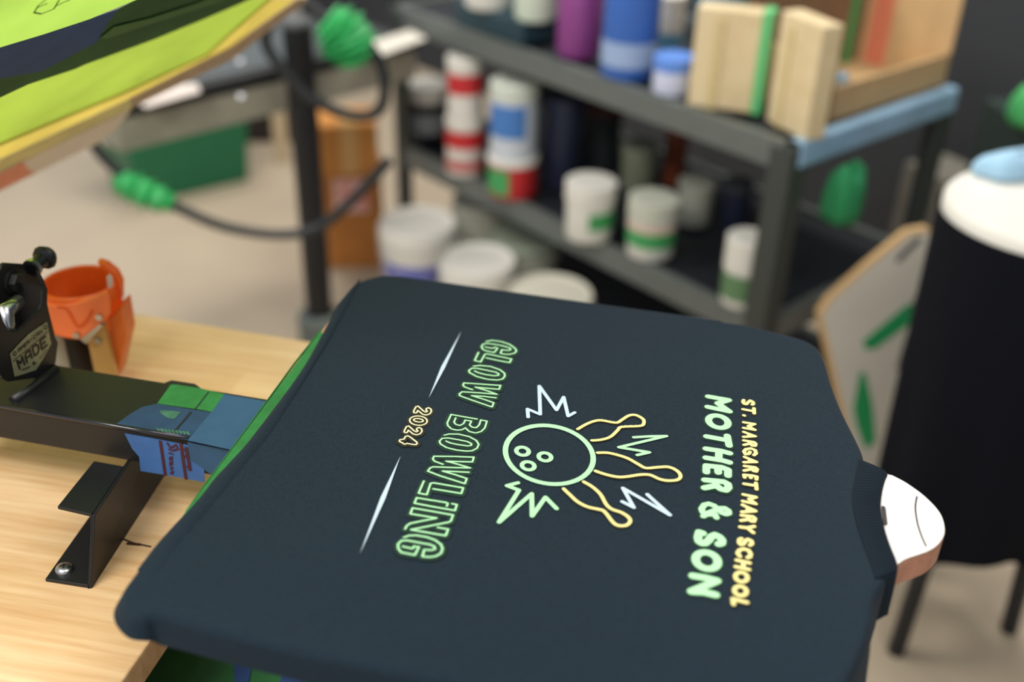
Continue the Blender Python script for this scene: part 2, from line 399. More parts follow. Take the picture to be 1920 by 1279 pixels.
for cx, cy in ((245, 757), (770, 308)):
    ribbon(mb, pl_s(k8([(cx + 26 * math.cos(a), cy - 26 * math.sin(a) * 1.2) for a in [i * math.pi / 6 for i in range(12)]]), OFF + 0.0003), 0.0009, db, closed=True)
star = []
for i in range(10):
    r = 48 if i % 2 == 0 else 20; a = math.pi / 2 + i * math.pi / 5 + 0.3; star.append((585 + r * math.cos(a), 925 - r * math.sin(a)))
mb.add(pl_s(k8([(585, 925)] + star), OFF + 0.0003), [(0, i + 1, (i + 1) % 10 + 1) for i in range(10)])
ribbon(mb, pl_s(k8([(370, 1035), (430, 1015), (500, 985)]), OFF + 0.0003), 0.001, db)
ribbon(mb, pl_s(k8([(680, 840), (730, 770), (790, 690)]), OFF + 0.0003), 0.001, db)
ol = mb.build('sticker_lettering', mat('sticker_black', (26, 24, 22), 0.5), cl)

# ------------------------------------------------------------------ platen under the shirt
ZT = 1.0
plz = ZT - 0.002
pp = [(645, 562), (652, 550), (680, 530), (745, 524), (1000, 560), (1390, 617), (1490, 650), (1545, 770), (1600, 850), (1640, 878), (1672, 891), (1700, 906), (1735, 932), (1762, 962), (1772, 992), (1765, 1015), (1742, 1033), (1700, 1048), (1684, 1058), (1640, 1105), (1610, 1180), (1580, 1250), (1480, 1320), (1200, 1320), (1000, 1290), (690, 1240), (400, 1172), (310, 1135), (292, 1100), (296, 1032), (365, 940), (387, 908), (434, 845), (501, 754), (553, 682), (605, 617)]
pc = at(900, 850, 0)
plat = thing('shirt_platen', at(520, 800, ZB), 'wooden shirt platen with white rounded tip and green taped rear edge', 'platen')
i0 = pp.index((1640, 878)); i1 = pp.index((1684, 1058)); pp = pp[:i0] + [(q.x, q.y) for q in cat_rom([(*p, 0) for p in pp[i0:i1 + 1]], 6)] + pp[i1 + 1:]
mb = MB(); mb.prism([at(*p, plz) for p in pp], (0, 0, -(plz - ZB)))
mb.build('board', wood_mat('platen_wood', (214, 158, 132), (178, 116, 88), 0.4), plat, bevel=0.001)
tip = [(1600, 850), (1640, 878), (1672, 891), (1700, 906), (1735, 932), (1762, 962), (1771, 992), (1764, 1014), (1742, 1032), (1700, 1047), (1684, 1057), (1640, 1090), (1610, 1000)]
tip = [(1616, 885)] + [(q.x, q.y) for q in cat_rom([(*p, 0) for p in tip[2:-2]], 6)] + tip[-2:]
mb = MB(); mb.prism([at(*p, plz + 0.0009) for p in tip], (0, 0, -0.0008)); mb.build('white_top', mat('white_laminate', (226, 222, 214), 0.35), plat)
mb = MB(); ribbon(mb, [Vector((p.x, p.y, plz + 0.0012)) for p in [at(q.x, q.y, plz + 0.0012) for q in cat_rom(crop((1400, 780), 2.5635, [(818, 388), (811, 440), (820, 510), (838, 570), (862, 625)]), 5)]], 0.0013)
mb.build('curved_line', mat('pen_line', (60, 52, 60), 0.6), plat)
mb = MB(); mb.prism([at(*p, plz + 0.0009) for p in [(600, 622), (358, 946), (342, 968), (400, 940), (500, 830), (640, 640)]], (0, 0, -0.0008))
gp = [at(*p, plz + 0.0009) for p in [(605, 615), (553, 680), (501, 752), (434, 843), (387, 906), (350, 958)]]
for a, b in zip(gp, gp[1:]):
    n_ = Vector((-(b - a).y, (b - a).x, 0)).normalized()
    if n_.x > 0: n_ = -n_
    mb.obox(a + n_ * 0.0003, b - a, n_ * 0.0006, (0, 0, -0.021))
mb.build('edge_tape', green_tape, plat)

# ------------------------------------------------------------------ t-shirt
# (px, py, drop, flare) of the upper rim, clockwise from the far rear corner
rim = [(640, 560, .006, .0), (650, 545, .010, .001), (668, 528, .016, .002), (700, 517, .03, .002), (745, 514, .04, .002), (900, 535, .04, .002), (1130, 567, .04, .002), (1330, 594, .04, .002),
       (1360, 601, .04, .004), (1400, 607, .04, .002), (1470, 624, .04, .003), (1520, 640, .045, .003), (1545, 665, .045, .003), (1562, 720, .045, .002), (1582, 770, .04, .001), (1620, 850, .03, .001),
       (1616, 890, .003, 0), (1611, 930, .003, 0), (1614, 960, .003, 0), (1622, 995, .003, 0), (1638, 1035, .003, 0), (1664, 1080, .03, 0),
       (1644, 1120, .05, .004), (1636, 1170, .055, .006), (1622, 1215, .06, .006), (1600, 1262, .06, .006), (1555, 1320, .06, .004), (1400, 1365, .05, .003), (1200, 1340, .04, .002),
       (1000, 1310, .03, .002), (850, 1282, .026, .002), (695, 1253, .024, .002), (560, 1224, .023, .002), (430, 1192, .023, .002), (330, 1165, .022, .003), (290, 1155, .022, .003),
       (268, 1162, .016, .003), (245, 1160, .014, .004), (226, 1145, .012, .004), (220, 1125, .011, .004), (230, 1100, .010, .003), (255, 1066, .008, .001), (300, 1011, .005, 0), (367, 940, .0025, 0), (399, 900, .0018, 0), (434, 863, .0018, 0),
       (472, 820, .0018, 0), (560, 704, .0018, 0), (607, 622, .003, 0)]
dense = cat_rom([(a, b, 0) for a, b, _, _ in rim], 5, True)
attr = cat_rom([(c_ * 100, d_ * 100, 0) for _, _, c_, d_ in rim], 5, True)
R0 = [at(p.x, p.y, ZT) for p in dense]; n = len(R0)
sh = thing('t_shirt', at(900, 850, ZT - 0.002), 'black t-shirt stretched over the platen, printed for a bowling night', 't-shirt')
mb = MB()
def nrm2(i):
    tt = R0[(i + 1) % n] - R0[i - 1]; q = Vector((tt.y, -tt.x, 0)).normalized(); return q
area2 = sum(R0[i].x * R0[(i + 1) % n].y - R0[(i + 1) % n].x * R0[i].y for i in range(n))
sg = 1 if area2 > 0 else -1
rings = []
for st in range(-1, 8):
    ring = []
    for i in range(n):
        q = nrm2(i) * sg; dr = max(0.0015, attr[i].x / 100); fl = max(0, attr[i].y / 100); r = min(0.006, dr * 0.8)
        if st == -1:
            p = R0[i] - q * (r + 0.0012); p.z = ZT
        elif st <= 4:
            th = st / 4 * math.pi / 2; p = R0[i] - q * r + q * (r * math.sin(th)); p.z = ZT - r * (1 - math.cos(th))
        elif st == 5: p = R0[i] + q * fl * 0.6; p.z = ZT - r - (dr - r) * 0.5
        elif st == 6: p = R0[i] + q * fl; p.z = ZT - dr
        else: p = R0[i] + q * (fl - 0.002); p.z = ZT - dr - 0.0005
        ring.append(p)
    rings.append(ring)
for ring in rings: mb.v += ring
for k in range(len(rings) - 1):
    for i in range(n):
        j = (i + 1) % n; mb.f.append((k * n + i, k * n + j, (k + 1) * n + j, (k + 1) * n + i))
from mathutils.geometry import delaunay_2d_cdt
cv, ce, cf, _a, _b, _c = delaunay_2d_cdt([Vector((p.x, p.y)) for p in rings[0]], [], [list(range(n))], 1, 1e-6)
mb.add([Vector((p.x, p.y, ZT)) for p in cv], [tuple(f) for f in cf])
so = mb.build('fabric', shirt_m, sh)
me = so.data
for p in me.polygons: p.use_smooth = True
me.set_sharp_from_angle(angle=math.radians(50))
# hem band with its stitched crease
ho = [(632, 574), (607, 622), (560, 704), (472, 820), (434, 863), (399, 900), (367, 940), (300, 1011), (257, 1066)]
hi = [(677, 524), (650, 578), (604, 661), (517, 800), (478, 850), (445, 892), (408, 938), (335, 1025), (272, 1110)]
ho = cat_rom([(*p, 0) for p in ho], 5); hi = cat_rom([(*p, 0) for p in hi], 5)
mb = MB(); N_ = len(ho)
for i in range(N_):
    a = at(ho[i].x, ho[i].y, ZT); b = at(hi[i].x, hi[i].y, ZT); q = (b - a).normalized(); hf = min(1, (N_ - 1 - i) / 7)
    mb.v += [a + q * 0.0005 + Vector((0, 0, -0.0005)), a + q * 0.0015 + Vector((0, 0, 0.0012 * hf - 0.0003)), a + (b - a) * 0.5 + Vector((0, 0, 0.0022 * hf - 0.0003)), b - q * 0.003 + Vector((0, 0, 0.002 * hf - 0.0003)), b - q * 0.0005 + Vector((0, 0, -0.0002))]
for i in range(N_ - 1):
    for k in range(4): mb.f.append((i * 5 + k, (i + 1) * 5 + k, (i + 1) * 5 + k + 1, i * 5 + k + 1))
mb.build('hem', shirt_m, sh, smooth=True)
# ribbed collar
ci = [(1668, 884), (1660, 900), (1654, 925), (1652, 955), (1658, 990), (1668, 1022), (1682, 1058), (1684, 1085)]
co = [(1612, 844), (1603, 886), (1596, 928), (1599, 960), (1608, 997), (1622, 1035), (1636, 1074), (1642, 1108)]
ci = cat_rom([(*p, 0) for p in ci], 14); co = cat_rom([(*p, 0) for p in co], 14)
mb = MB(); N_ = len(ci)
for i in range(N_):
    u = i / (N_ - 1); dz = -0.035 * max(0, (u - 0.9) / 0.1) ** 1.5 - 0.012 * max(0, (0.07 - u) / 0.07)
    a = at(co[i].x, co[i].y, ZT); b = at(ci[i].x, ci[i].y, ZT)
    rib = 0.0004 * (1 if i % 2 else -1)
    for s_, z_ in ((0.0, -0.0008), (0.04, 0.0012), (0.5, 0.0022 + rib), (0.9, 0.0022 + rib), (0.98, 0.0012), (1.0, -0.001)):
        p = a + (b - a) * s_; p.z = ZT + z_ + dz; mb.v.append(p)
for i in range(N_ - 1):
    for k in range(5): mb.f.append((i * 6 + k, (i + 1) * 6 + k, (i + 1) * 6 + k + 1, i * 6 + k + 1))
mb.build('collar', mat('black_rib_knit', (22, 32, 41), 0.95, 0, 0.12, sheen=0.05), sh)
mb = MB(); mb.prism([at(*p, ZT + 0.0004) for p in ((1653, 948), (1660, 950), (1664, 982), (1657, 983))], (0, 0, -0.0008)); mb.build('neck_tag', mat('tag_grey', (56, 52, 52), 0.8), sh)

# ------------------------------------------------------------------ the print
ZP = ZT + 0.0011
zp = lambda pts, dz=0.0: [at(p[0], p[1], ZP + dz) for p in pts]
def printed(name, lines, M, w, halo=None, hw=0.0, lab=None, smooth=0, closed=False):
    mb = MB(); hb = MB()
    for pl in lines:
        P = zp(pl)
        if smooth: P = [Vector((q.x, q.y, ZP)) for q in cat_rom(P, smooth, closed)]
        ribbon(mb, P, w, closed=closed)
        if halo: ribbon(hb, [p - Vector((0, 0, 0.0008)) for p in P], hw, closed=closed)
    o = mb.build(name, M, sh)
    if lab: o['label'] = lab
    if halo: hb.build(name + '_underprint', halo, sh)
    return o
A1 = lambda pts: crop((860, 610), 7.521, pts)
A2 = lambda pts: crop((800, 760), 7.521, pts)
A3 = lambda pts: crop((730, 890), 7.106, pts)
glow = [A1([(390, 228), (470, 212), (600, 230), (720, 270), (795, 325), (815, 360), (790, 392), (720, 410), (640, 408), (590, 398), (610, 345), (700, 356), (735, 345), (720, 320), (620, 290), (500, 268), (400, 255), (345, 268), (322, 300), (340, 340), (380, 360), (500, 385), (550, 325), (510, 312), (490, 325), (440, 320), (375, 308)]),
        A1([(280, 385), (225, 500), (310, 520), (370, 412), (400, 405), (560, 440), (745, 478), (720, 530), (560, 500), (390, 463)]),
        A1([(210, 580), (300, 570), (450, 585), (580, 630), (645, 680), (652, 720), (620, 762), (540, 777), (400, 765), (250, 725), (150, 670), (145, 640), (190, 610), (260, 612), (400, 640), (520, 665), (565, 690), (560, 712), (500, 717), (380, 700), (280, 675), (225, 650)]),
        A1([(195, 915), (80, 875), (60, 850), (75, 820), (300, 835), (590, 855), (570, 910), (400, 895), (235, 880), (400, 930), (540, 980), (300, 960), (50, 945), (10, 975), (15, 1000), (150, 1050), (470, 1160), (495, 1100), (350, 1050), (185, 1000), (350, 1010), (525, 1030)])]
bowl = [A2([(710, 195), (345, 130), (290, 250), (300, 290), (350, 335), (430, 352), (500, 345), (545, 320), (600, 370), (690, 392), (770, 370), (820, 320), (850, 225), (765, 208), (740, 280), (700, 318), (640, 310), (605, 280), (630, 225), (545, 210), (520, 260), (470, 287), (410, 270), (385, 240), (410, 180)]),
        A2([(250, 425), (320, 408), (450, 410), (600, 445), (700, 500), (735, 555), (710, 610), (640, 645), (560, 650), (420, 635), (280, 600), (195, 550), (180, 510), (220, 470), (300, 465), (450, 490), (570, 515), (630, 545), (630, 570), (580, 578), (450, 560), (330, 535), (275, 510)]),
        A2([(230, 838), (110, 795), (85, 760), (105, 725), (400, 728), (665, 738), (645, 805), (450, 800), (275, 795), (430, 835), (615, 890), (400, 885), (90, 875), (50, 890), (15, 935), (200, 1005), (540, 1112), (565, 1040), (400, 985), (225, 935), (400, 942), (595, 952)]),
        A3([(460, 95), (390, 255), (500, 275), (550, 125), (590, 118), (780, 150), (985, 185), (960, 260), (780, 230), (585, 198)]),
        A3([(765, 430), (780, 395), (750, 380), (560, 350), (365, 318), (335, 390), (600, 440), (875, 488), (900, 410), (835, 398)]),
        A3([(210, 735), (235, 690), (280, 660), (450, 625), (630, 590), (450, 560), (280, 532), (310, 455), (560, 498), (850, 550), (820, 630), (790, 645), (560, 690), (290, 745), (520, 785), (750, 825), (785, 740), (645, 715)]),
        A3([(195, 850), (260, 825), (360, 822), (500, 845), (610, 885), (690, 945), (710, 1000), (690, 1060), (620, 1100), (540, 1112), (440, 1105), (465, 1015), (560, 1020), (610, 1005), (600, 970), (540, 945), (400, 920), (240, 890), (160, 895), (115, 940), (120, 1000), (160, 1050), (340, 1085), (395, 980), (330, 970), (310, 1000), (240, 985), (180, 972)])]
printed('glow_lettering', glow, ink_green, 0.0015, ink_dark, 0.006)
printed('bowling_lettering', bowl, ink_green, 0.0015, ink_dark, 0.006)
A4 = lambda pts: crop((720, 740), 10.657, pts)
two = [(625, 370), (592, 355), (597, 320), (640, 242), (680, 232), (720, 265), (790, 330), (840, 352), (868, 332), (838, 310), (848, 278), (890, 262), (938, 290), (948, 340), (910, 390), (840, 410), (770, 393), (710, 345), (675, 320), (652, 365)]
zero_o = [(688 + 175 * math.cos(a) + 0, 525 + 93 * math.sin(a) + 8 * math.cos(a)) for a in [i * math.pi / 12 for i in range(24)]]
zero_i = [(688 + 95 * math.cos(a), 522 + 34 * math.sin(a) + 10 * math.cos(a)) for a in [i * math.pi / 12 for i in range(24)]]
four = [(308, 940), (322, 915), (400, 905), (430, 852), (475, 838), (520, 860), (650, 960), (665, 990), (640, 1016), (590, 1013), (460, 990), (420, 1008), (390, 998), (360, 975), (320, 960)]
printed('year_numerals', [A4(two), A4(zero_o), A4(zero_i), A4([(x - 188, y + 406) for x, y in two]), A4(four)], ink_cream, 0.0013, ink_olive, 0.005, closed=True)
def spike(name, a, m_, b, w):
    P = zp([a, m_, b]); tt = (P[2] - P[0]).normalized(); q = Vector((tt.y, -tt.x, 0)) * w / 2
    mb = MB(); mb.add([P[0], P[1] - q, P[2], P[1] + q], [(0, 1, 2, 3)]); mb.build(name, ink_white, sh)
spike('tapered_line', (865, 621), (831, 688), (804, 746), 0.0036)
spike('tapered_line', (751, 855), (718, 934), (675, 1038), 0.0038)
A5 = lambda pts: crop((900, 680), 3.7625, pts)
def ell(cx, cy, a2, b, c2, k, nn=48):
    # outline of an ellipse with shape matrix [[a2,b],[b,c2]]
    l11 = math.sqrt(a2); l21 = b / l11; l22 = math.sqrt(c2 - l21 * l21)
    return [(cx + k * l11 * math.cos(t_), cy + k * (l21 * math.cos(t_) + l22 * math.sin(t_))) for t_ in [2 * math.pi * i / nn for i in range(nn)]]
def ringmesh(name, outer, inner, M, dz=0.0):
    P = zp(outer, dz) + zp(inner, dz); k = len(outer); mb = MB(); mb.add(P, [(i, (i + 1) % k, (i + 1) % k + k, i + k) for i in range(k)]); return mb.build(name, M, sh)
ringmesh('bowling_ball', A5(ell(489, 650, 329 ** 2, 10300, 220 ** 2, 1)), A5(ell(489, 650, 329 ** 2, 10300, 220 ** 2, 0.885)), ink_green)
for cx, cy in ((300, 625), (458, 665), (340, 728)):
    ringmesh('finger_hole', A5(ell(cx, cy, 60 ** 2, 330, 39 ** 2, 1, 28)), A5(ell(cx, cy, 60 ** 2, 330, 39 ** 2, 0.47, 28)), ink_green)
WB = 0.0031
printed('spark_bolt', [A5([(340, 385), (335, 327), (425, 365), (418, 165), (540, 335), (590, 243), (622, 378), (668, 352)])], ink_white, WB, lab='pale blue zigzag spark above the ball')
printed('spark_bolt', [A5([(1003, 980), (1085, 1022), (1008, 885), (1340, 1075), (1180, 930)])], ink_white, WB, lab='pale blue zigzag spark between lower pins')
printed('spark_bolt', [A5([(1085, 527), (1200, 520), (1315, 518), (980, 597), (1195, 633), (1110, 652)])], ink_green, WB, lab='mint zigzag spark between upper pins')
printed('spark_bolt', [A5([(268, 848), (190, 868), (275, 900), (135, 1125), (365, 925), (368, 1082), (462, 950), (540, 1030)])], ink_green, WB + 0.0003, lab='mint zigzag spark below the ball')
pins = [[(690, 470), (740, 440), (800, 415), (860, 408), (960, 425), (1000, 405), (1050, 375), (1100, 372), (1150, 400), (1155, 430), (1130, 448), (1000, 455), (970, 480), (920, 525), (860, 545), (790, 552)],
        [(830, 637), (900, 637), (980, 655), (1050, 680), (1120, 720), (1170, 745), (1250, 740), (1330, 738), (1390, 765), (1415, 800), (1395, 828), (1330, 835), (1270, 825), (1200, 795), (1130, 793), (1050, 805), (980, 810), (900, 795), (815, 768)],
        [(732, 842), (790, 875), (850, 930), (890, 1000), (930, 1035), (1000, 1060), (1050, 1095), (1058, 1125), (1030, 1150), (980, 1152), (940, 1130), (880, 1055), (840, 1038), (760, 1020), (690, 985), (640, 940), (590, 893)]]
for p in pins: printed('bowling_pin', [A5(p)], ink_yellow, 0.0029, smooth=4, halo=ink_olive, hw=0.0042)
A6 = lambda pts: crop((1300, 730), 7.521, pts)
A7 = lambda pts: crop((1280, 880), 9.1375, pts)
A8 = lambda pts: crop((1270, 1000), 8.525, pts)
ov = lambda cx, cy, a, b, k: [(cx + a * math.cos(t_), cy + b * math.sin(t_) + k * math.cos(t_)) for t_ in [2 * math.pi * i / 24 for i in range(25)]]
mother = [A6([(212, 102), (497, 152), (345, 198), (507, 312), (205, 248)]), A6(ov(352, 458, 138, 84, 24)),
          A6([(188, 668), (470, 720)]), A6([(478, 660), (492, 740), (504, 798)]),
          A6([(180, 842), (400, 875), (510, 905)]), A6([(180, 970), (400, 1005), (508, 1035)]), A6([(362, 880), (355, 1000)]),
          A6([(183, 1172), (183, 1082), (400, 1105), (488, 1140), (488, 1222)]), A6([(348, 1100), (350, 1178)]),
          A7([(382, 190), (700, 220), (775, 262), (785, 320), (740, 365), (650, 345), (565, 275)]), A7([(580, 285), (375, 325)])]
amp = [A7([(355, 805), (450, 742), (560, 700), (640, 670), (720, 668), (785, 710), (792, 755), (740, 770), (660, 740), (600, 680), (540, 625), (450, 592), (370, 610), (322, 680), (345, 740), (400, 775), (480, 775), (550, 770), (578, 830)])]
son = [[(1317.5, 1000), (1311, 998), (1308.5, 1008), (1310, 1015), (1316, 1019), (1322, 1019), (1329, 1013), (1334, 1006), (1341, 1003), (1349, 1007), (1354, 1013), (1353, 1019), (1347.5, 1020.5)],
       A8(ov(470, 440, 178, 130, 26)), A8([(245, 685), (450, 718), (635, 765), (225, 935), (420, 945), (610, 990)])]
WM = 0.0058
printed('mother_lettering', mother, ink_green, WM, ink_dark, WM + 0.003)
printed('son_lettering', son, ink_green, WM, ink_dark, WM + 0.003)
printed('ampersand', amp, ink_green, 0.0046, ink_dark, 0.0075)
school = [A6([(710, 152), (700, 180), (718, 205), (748, 210), (775, 180), (805, 160), (840, 178), (848, 205), (832, 218)]),
          A6([(700, 282), (850, 310)]), A6([(855, 268), (858, 342)]), A6([(712, 368), (720, 372)]),
          A6([(710, 465), (865, 490), (775, 520), (868, 572), (710, 545)]), A6([(712, 602), (872, 662), (710, 672)]), A6([(785, 632), (788, 664)]),
          A6([(712, 722), (850, 745), (878, 765), (870, 798), (830, 795), (795, 750)]), A6([(800, 765), (716, 786)]),
          A6([(855, 930), (884, 905), (872, 860), (810, 835), (740, 848), (714, 880), (735, 918), (782, 912), (798, 885)]),
          A6([(722, 957), (888, 1027), (716, 1032)]), A6([(795, 992), (798, 1022)]),
          A6([(722, 1085), (870, 1105), (898, 1130), (885, 1162), (850, 1155), (812, 1110)]), A6([(818, 1130), (718, 1150)]),
          A7([(1062, 145), (1052, 100), (1200, 115), (1268, 132), (1262, 178)]), A7([(1160, 112), (1166, 152)]),
          A7([(1052, 255), (1250, 285)]), A7([(1256, 235), (1266, 342)]),
          A7([(1040, 432), (1255, 477), (1140, 512), (1252, 592), (1030, 547)]), A7([(1027, 612), (1248, 715), (1017, 732)]), A7([(1115, 665), (1118, 712)]),
          A7([(1010, 790), (1200, 812), (1240, 845), (1220, 895), (1170, 890), (1115, 820)]), A7([(1130, 860), (1002, 880)]),
          A7([(985, 988), (1110, 1003)]), A7([(1225, 978), (1110, 1003), (1210, 1085)]),
          A8([(1025, 85), (992, 100), (985, 150), (1015, 182), (1055, 172), (1090, 120), (1130, 98), (1183, 122), (1195, 165), (1162, 192)]),
          A8([(1000, 370), (962, 320), (990, 272), (1060, 250), (1140, 275), (1172, 330), (1160, 380), (1122, 390)]),
          A8([(948, 432), (1155, 477)]), A8([(932, 537), (1145, 582)]), A8([(1060, 460), (1050, 550)]),
          A8(ov(1023, 705, 97, 74, 10)), A8(ov(1007, 930, 97, 74, 10)), A8([(1110, 1116), (885, 1058), (897, 1145)])]
for nm, a, b in (('saint_lettering', 0, 4), ('margaret_lettering', 4, 17), ('mary_lettering', 17, 23), ('school_lettering', 23, 99)):
    printed(nm, school[a:b], ink_yellow, 0.0030, ink_olive, 0.0050)

# ------------------------------------------------------------------ orange tape dispenser
org = mat('orange_plastic', (248, 104, 30), 0.38)
org_d = mat('amber_plastic', (206, 120, 50), 0.4)
dc = at(148, 530, 0.985); dc.z = 0
rr = 70 * depth(dc + Vector((0, 0, 0.985))) / F
td = thing('tape_dispenser', Vector((dc.x, dc.y, ZW)), 'orange handheld tape dispenser standing behind the black arm', 'tape dispenser')
mb = MB(); T_ = 0.004
mb.lathe([(rr - T_, 0.942), (rr, 0.942), (rr, 0.985), (rr - T_ / 2, 0.987), (rr - T_, 0.985), (rr - T_, 0.942)], dc, 48)
mb.build('reel_ring', org, td, smooth=True, auto=40)
# flat cheek under the ring, falling towards the blade
ck = [onp(*p, dc - Vector((0, rr * 1.04, 0)), Vector((0, 1, 0))) for p in k5([(395, 600), (470, 608), (640, 590), (800, 545), (900, 500), (930, 600), (930, 700), (870, 770), (680, 905), (560, 890), (470, 860), (420, 700)])]
mb = MB(); mb.prism(ck, Vector((0, 0.008, 0))); mb.build('cheek_plate', mat('salmon_orange_plastic', (255, 128, 72), 0.4), td, bevel=0.002)
mb = MB(); ribbon(mb, [onp(q.x, q.y, dc - Vector((0, rr * 1.04 + 0.0006, 0)), Vector((0, 1, 0))) for q in cat_rom(k5([(500, 620), (570, 640), (620, 720), (670, 790), (740, 740), (790, 650)]), 5)], 0.003, Vector((0, -1, 0)))
mb.build('moulded_rib', mat('orange_shade_plastic', (236, 92, 26), 0.4), td)
mb = MB(); mb.prism([onp(*p, dc - Vector((0, rr * 0.3, 0)), Vector((0, 1, 0))) for p in k5([(912, 360), (935, 345), (958, 370), (965, 420), (945, 490), (925, 480)])], Vector((0, 0.002, 0))); mb.build('pale_slot', mat('slot_beige', (214, 202, 186), 0.6), td)
# side strap on the right
pr = lambda pts, off: [onp(p[0], p[1], dc + Vector((rr * off, 0, 0)), Vector((0, 1, 0))) for p in pts]
mb = MB(); mb.prism(pr(k5([(820, 235), (900, 260), (990, 330), (1035, 420), (1035, 560), (975, 700), (930, 660), (975, 540), (960, 400), (900, 330)]), 0), Vector((0.0, 0.012, 0)))
mb.build('handle_strap', org, td, bevel=0.002)
yb = dc - Vector((0, rr * 0.55, 0))
mb = MB(); q = [onp(*p, yb, Vector((0, 1, 0))) for p in k5([(880, 760), (1040, 620), (1085, 880), (985, 1175)])]
q[3].z = ZW + 0.001
q[2].z = max(q[2].z, ZW + 0.02)
mb.prism(q, Vector((0, 0.03, 0))); mb.build('side_guard', mat('orange_deep', (224, 112, 42), 0.4), td, bevel=0.002)
q = [onp(*p, yb - Vector((0, 0.012, 0)), Vector((0, 1, 0))) for p in k5([(745, 900), (885, 770), (985, 1175), (800, 1140)])]
q[2].z = ZW + 0.001; q[3].z = ZW + 0.001
mb = MB(); mb.prism(q, Vector((0, 0.010, 0))); mb.build('brass_plate', mat('brass_plate', (196, 160, 100), 0.4, 0.4), td, bevel=0.001)
q = [onp(*p, yb - Vector((0, 0.022, 0)), Vector((0, 1, 0))) for p in k5([(685, 900), (850, 770), (880, 780), (740, 940)])]
mb = MB(); mb.prism(q, Vector((0, 0.009, 0))); mb.build('cutter_blade', chrome, td)
for (x, y) in ((850, 705), (655, 860), (838, 908)):
    p = onp(*k5([(x, y)])[0], dc - Vector((0, rr * 1.04 + 0.001, 0)), Vector((0, 1, 0)))
    if y > 900: p = onp(*k5([(x, y)])[0], yb - Vector((0, 0.0125, 0)), Vector((0, 1, 0)))
    mb = MB(); mb.tube([p, p + Vector((0, -0.002, 0))], 0.0035, 12); mb.build('rivet', chrome, td)
hc = onp(*k5([(650, 1000)])[0], dc, Vector((0, 1, 0)))
mb = MB(); mb.lathe([(0, ZW + 0.001), (0.02, ZW + 0.001), (0.02, 0.945), (0, 0.945)], Vector((hc.x, dc.y - 0.004, 0)), 28); mb.build('handle_grip', mat('black_grip', (26, 24, 24), 0.6), td, smooth=True, auto=40)
hc2 = onp(*k5([(500, 1000)])[0], dc, Vector((0, 1, 0)))
mb = MB(); mb.lathe([(0, ZW + 0.001), (0.022, ZW + 0.001), (0.022, 0.955), (0, 0.955)], Vector((hc2.x + 0.002, dc.y - 0.012, 0)), 28); mb.build('tape_core', mat('grey_board', (168, 166, 150), 0.8), td, smooth=True, auto=40)

# ------------------------------------------------------------------ print screen, raised on its hinge
D0 = ray(2039, -560); d1 = Vector((D0.x, D0.y, 0)).normalized(); uu = Vector((d1.y, -d1.x, 0))
ph = math.radians(37); ee = uu * math.cos(ph) + Vector((0, 0, 1)) * math.sin(ph)
CS = CAM + ray(440, 95) / F * 1.4
ns = ee.cross(d1).normalized()
if ns.dot(CAM - CS) < 0: ns = -ns
def scr(px, py, off=0.0): return onp(px, py, CS + ns * off, ns)
def ab(px, py):
    w_ = scr(px, py) - CS; return (-w_.dot(d1), w_.dot(ee))
def P_ab(a, b, off=0.0): return CS - d1 * a + ee * b + ns * off
AM, BMX = 0.66, 0.52
scn = thing('print_screen', P_ab(0.4, 0.0, -0.03), 'raised print screen with lime mesh and yellow taped frame, upper left', 'print screen')
lime = mat('lime_mesh', (206, 228, 150), 0.6, var=0.08, vscale=6, trans=0.75)
lime_d = mat('lime_mesh_border', (198, 212, 132), 0.6, var=0.08, vscale=8, trans=0.8)
fr_y = mat('yellow_frame_tape', (226, 214, 148), 0.6, var=0.06, vscale=20, trans=0.75)
fr_o = mat('olive_frame_tape', (240, 232, 150), 0.6, var=0.15, vscale=20)
fr_w = mat('raw_frame_wood', (196, 172, 140), 0.7, var=0.2, vscale=60)
def strip(name, pts, M, off, th=0.0006):
    end = {925: -0.03, 1022: -0.13, 1026: -0.131, 1092: -0.225, 1110: -0.232, 1205: -0.33}
    P = []
    for x, y in pts:
        k = round(y * 2.975)
        P.append(P_ab(AM, end[k], off) if round(x * 2.975) == -300 else scr(x, y, off))
    mb = MB(); mb.prism(P, -ns * th); return mb.build(name, M, scn)
k1 = lambda pts: crop((0, 0), 2.975, pts)
# mesh: four sheets that meet edge to edge
def ABs(pts): return [ab(*p) for p in k1(pts)]
AR = 0.088
def left(L):
    (a0, b0), (a1, b1) = L[0], L[1]; return (AH, b0 + (b0 - b1) * (AH - a0) / (a0 - a1))
def right(L):
    (a0, b0), (a1, b1) = L[-1], L[-2]; return (AR, min(BMX - 0.06, b0 + (b0 - b1) * (AR - a0) / (a0 - a1)))
def ext(L): return [left(L)] + [q for q in L if q[0] > AR] + [right([q for q in L if q[0] > AR])]
AH, BH = AM - 0.03, BMX - 0.03
B1 = ext(ABs([(0, 545), (160, 470), (420, 385), (480, 358), (640, 300), (860, 220), (1130, 110), (1400, -5)]))
B2 = ext(ABs([(0, 265), (250, 190), (500, 107), (770, -5)]))
B2[-1] = (AR, max(B2[-1][1], B1[-1][1] + 0.06))
BB = ABs([(0, 440), (240, 395), (400, 310), (540, 235), (600, 130), (660, 52)])
k_ = (AH - BB[0][0]) / (BB[0][0] - BB[1][0]); BB = [(AH, BB[0][1] + (BB[0][1] - BB[1][1]) * k_)] + BB
def sheet(name, poly, M, off=0.0):
    mb = MB(); mb.prism([P_ab(a, b, off) for a, b in poly], -ns * 0.0004); return mb.build(name, M, scn)
B0 = ABs([(0, 800), (420, 625), (700, 510), (1150, 305), (1500, -5)])
IB = [left(B0)] + [(max(a, AR), b) for a, b in B0]
sheet('mesh', IB + B1[::-1], lime_d)
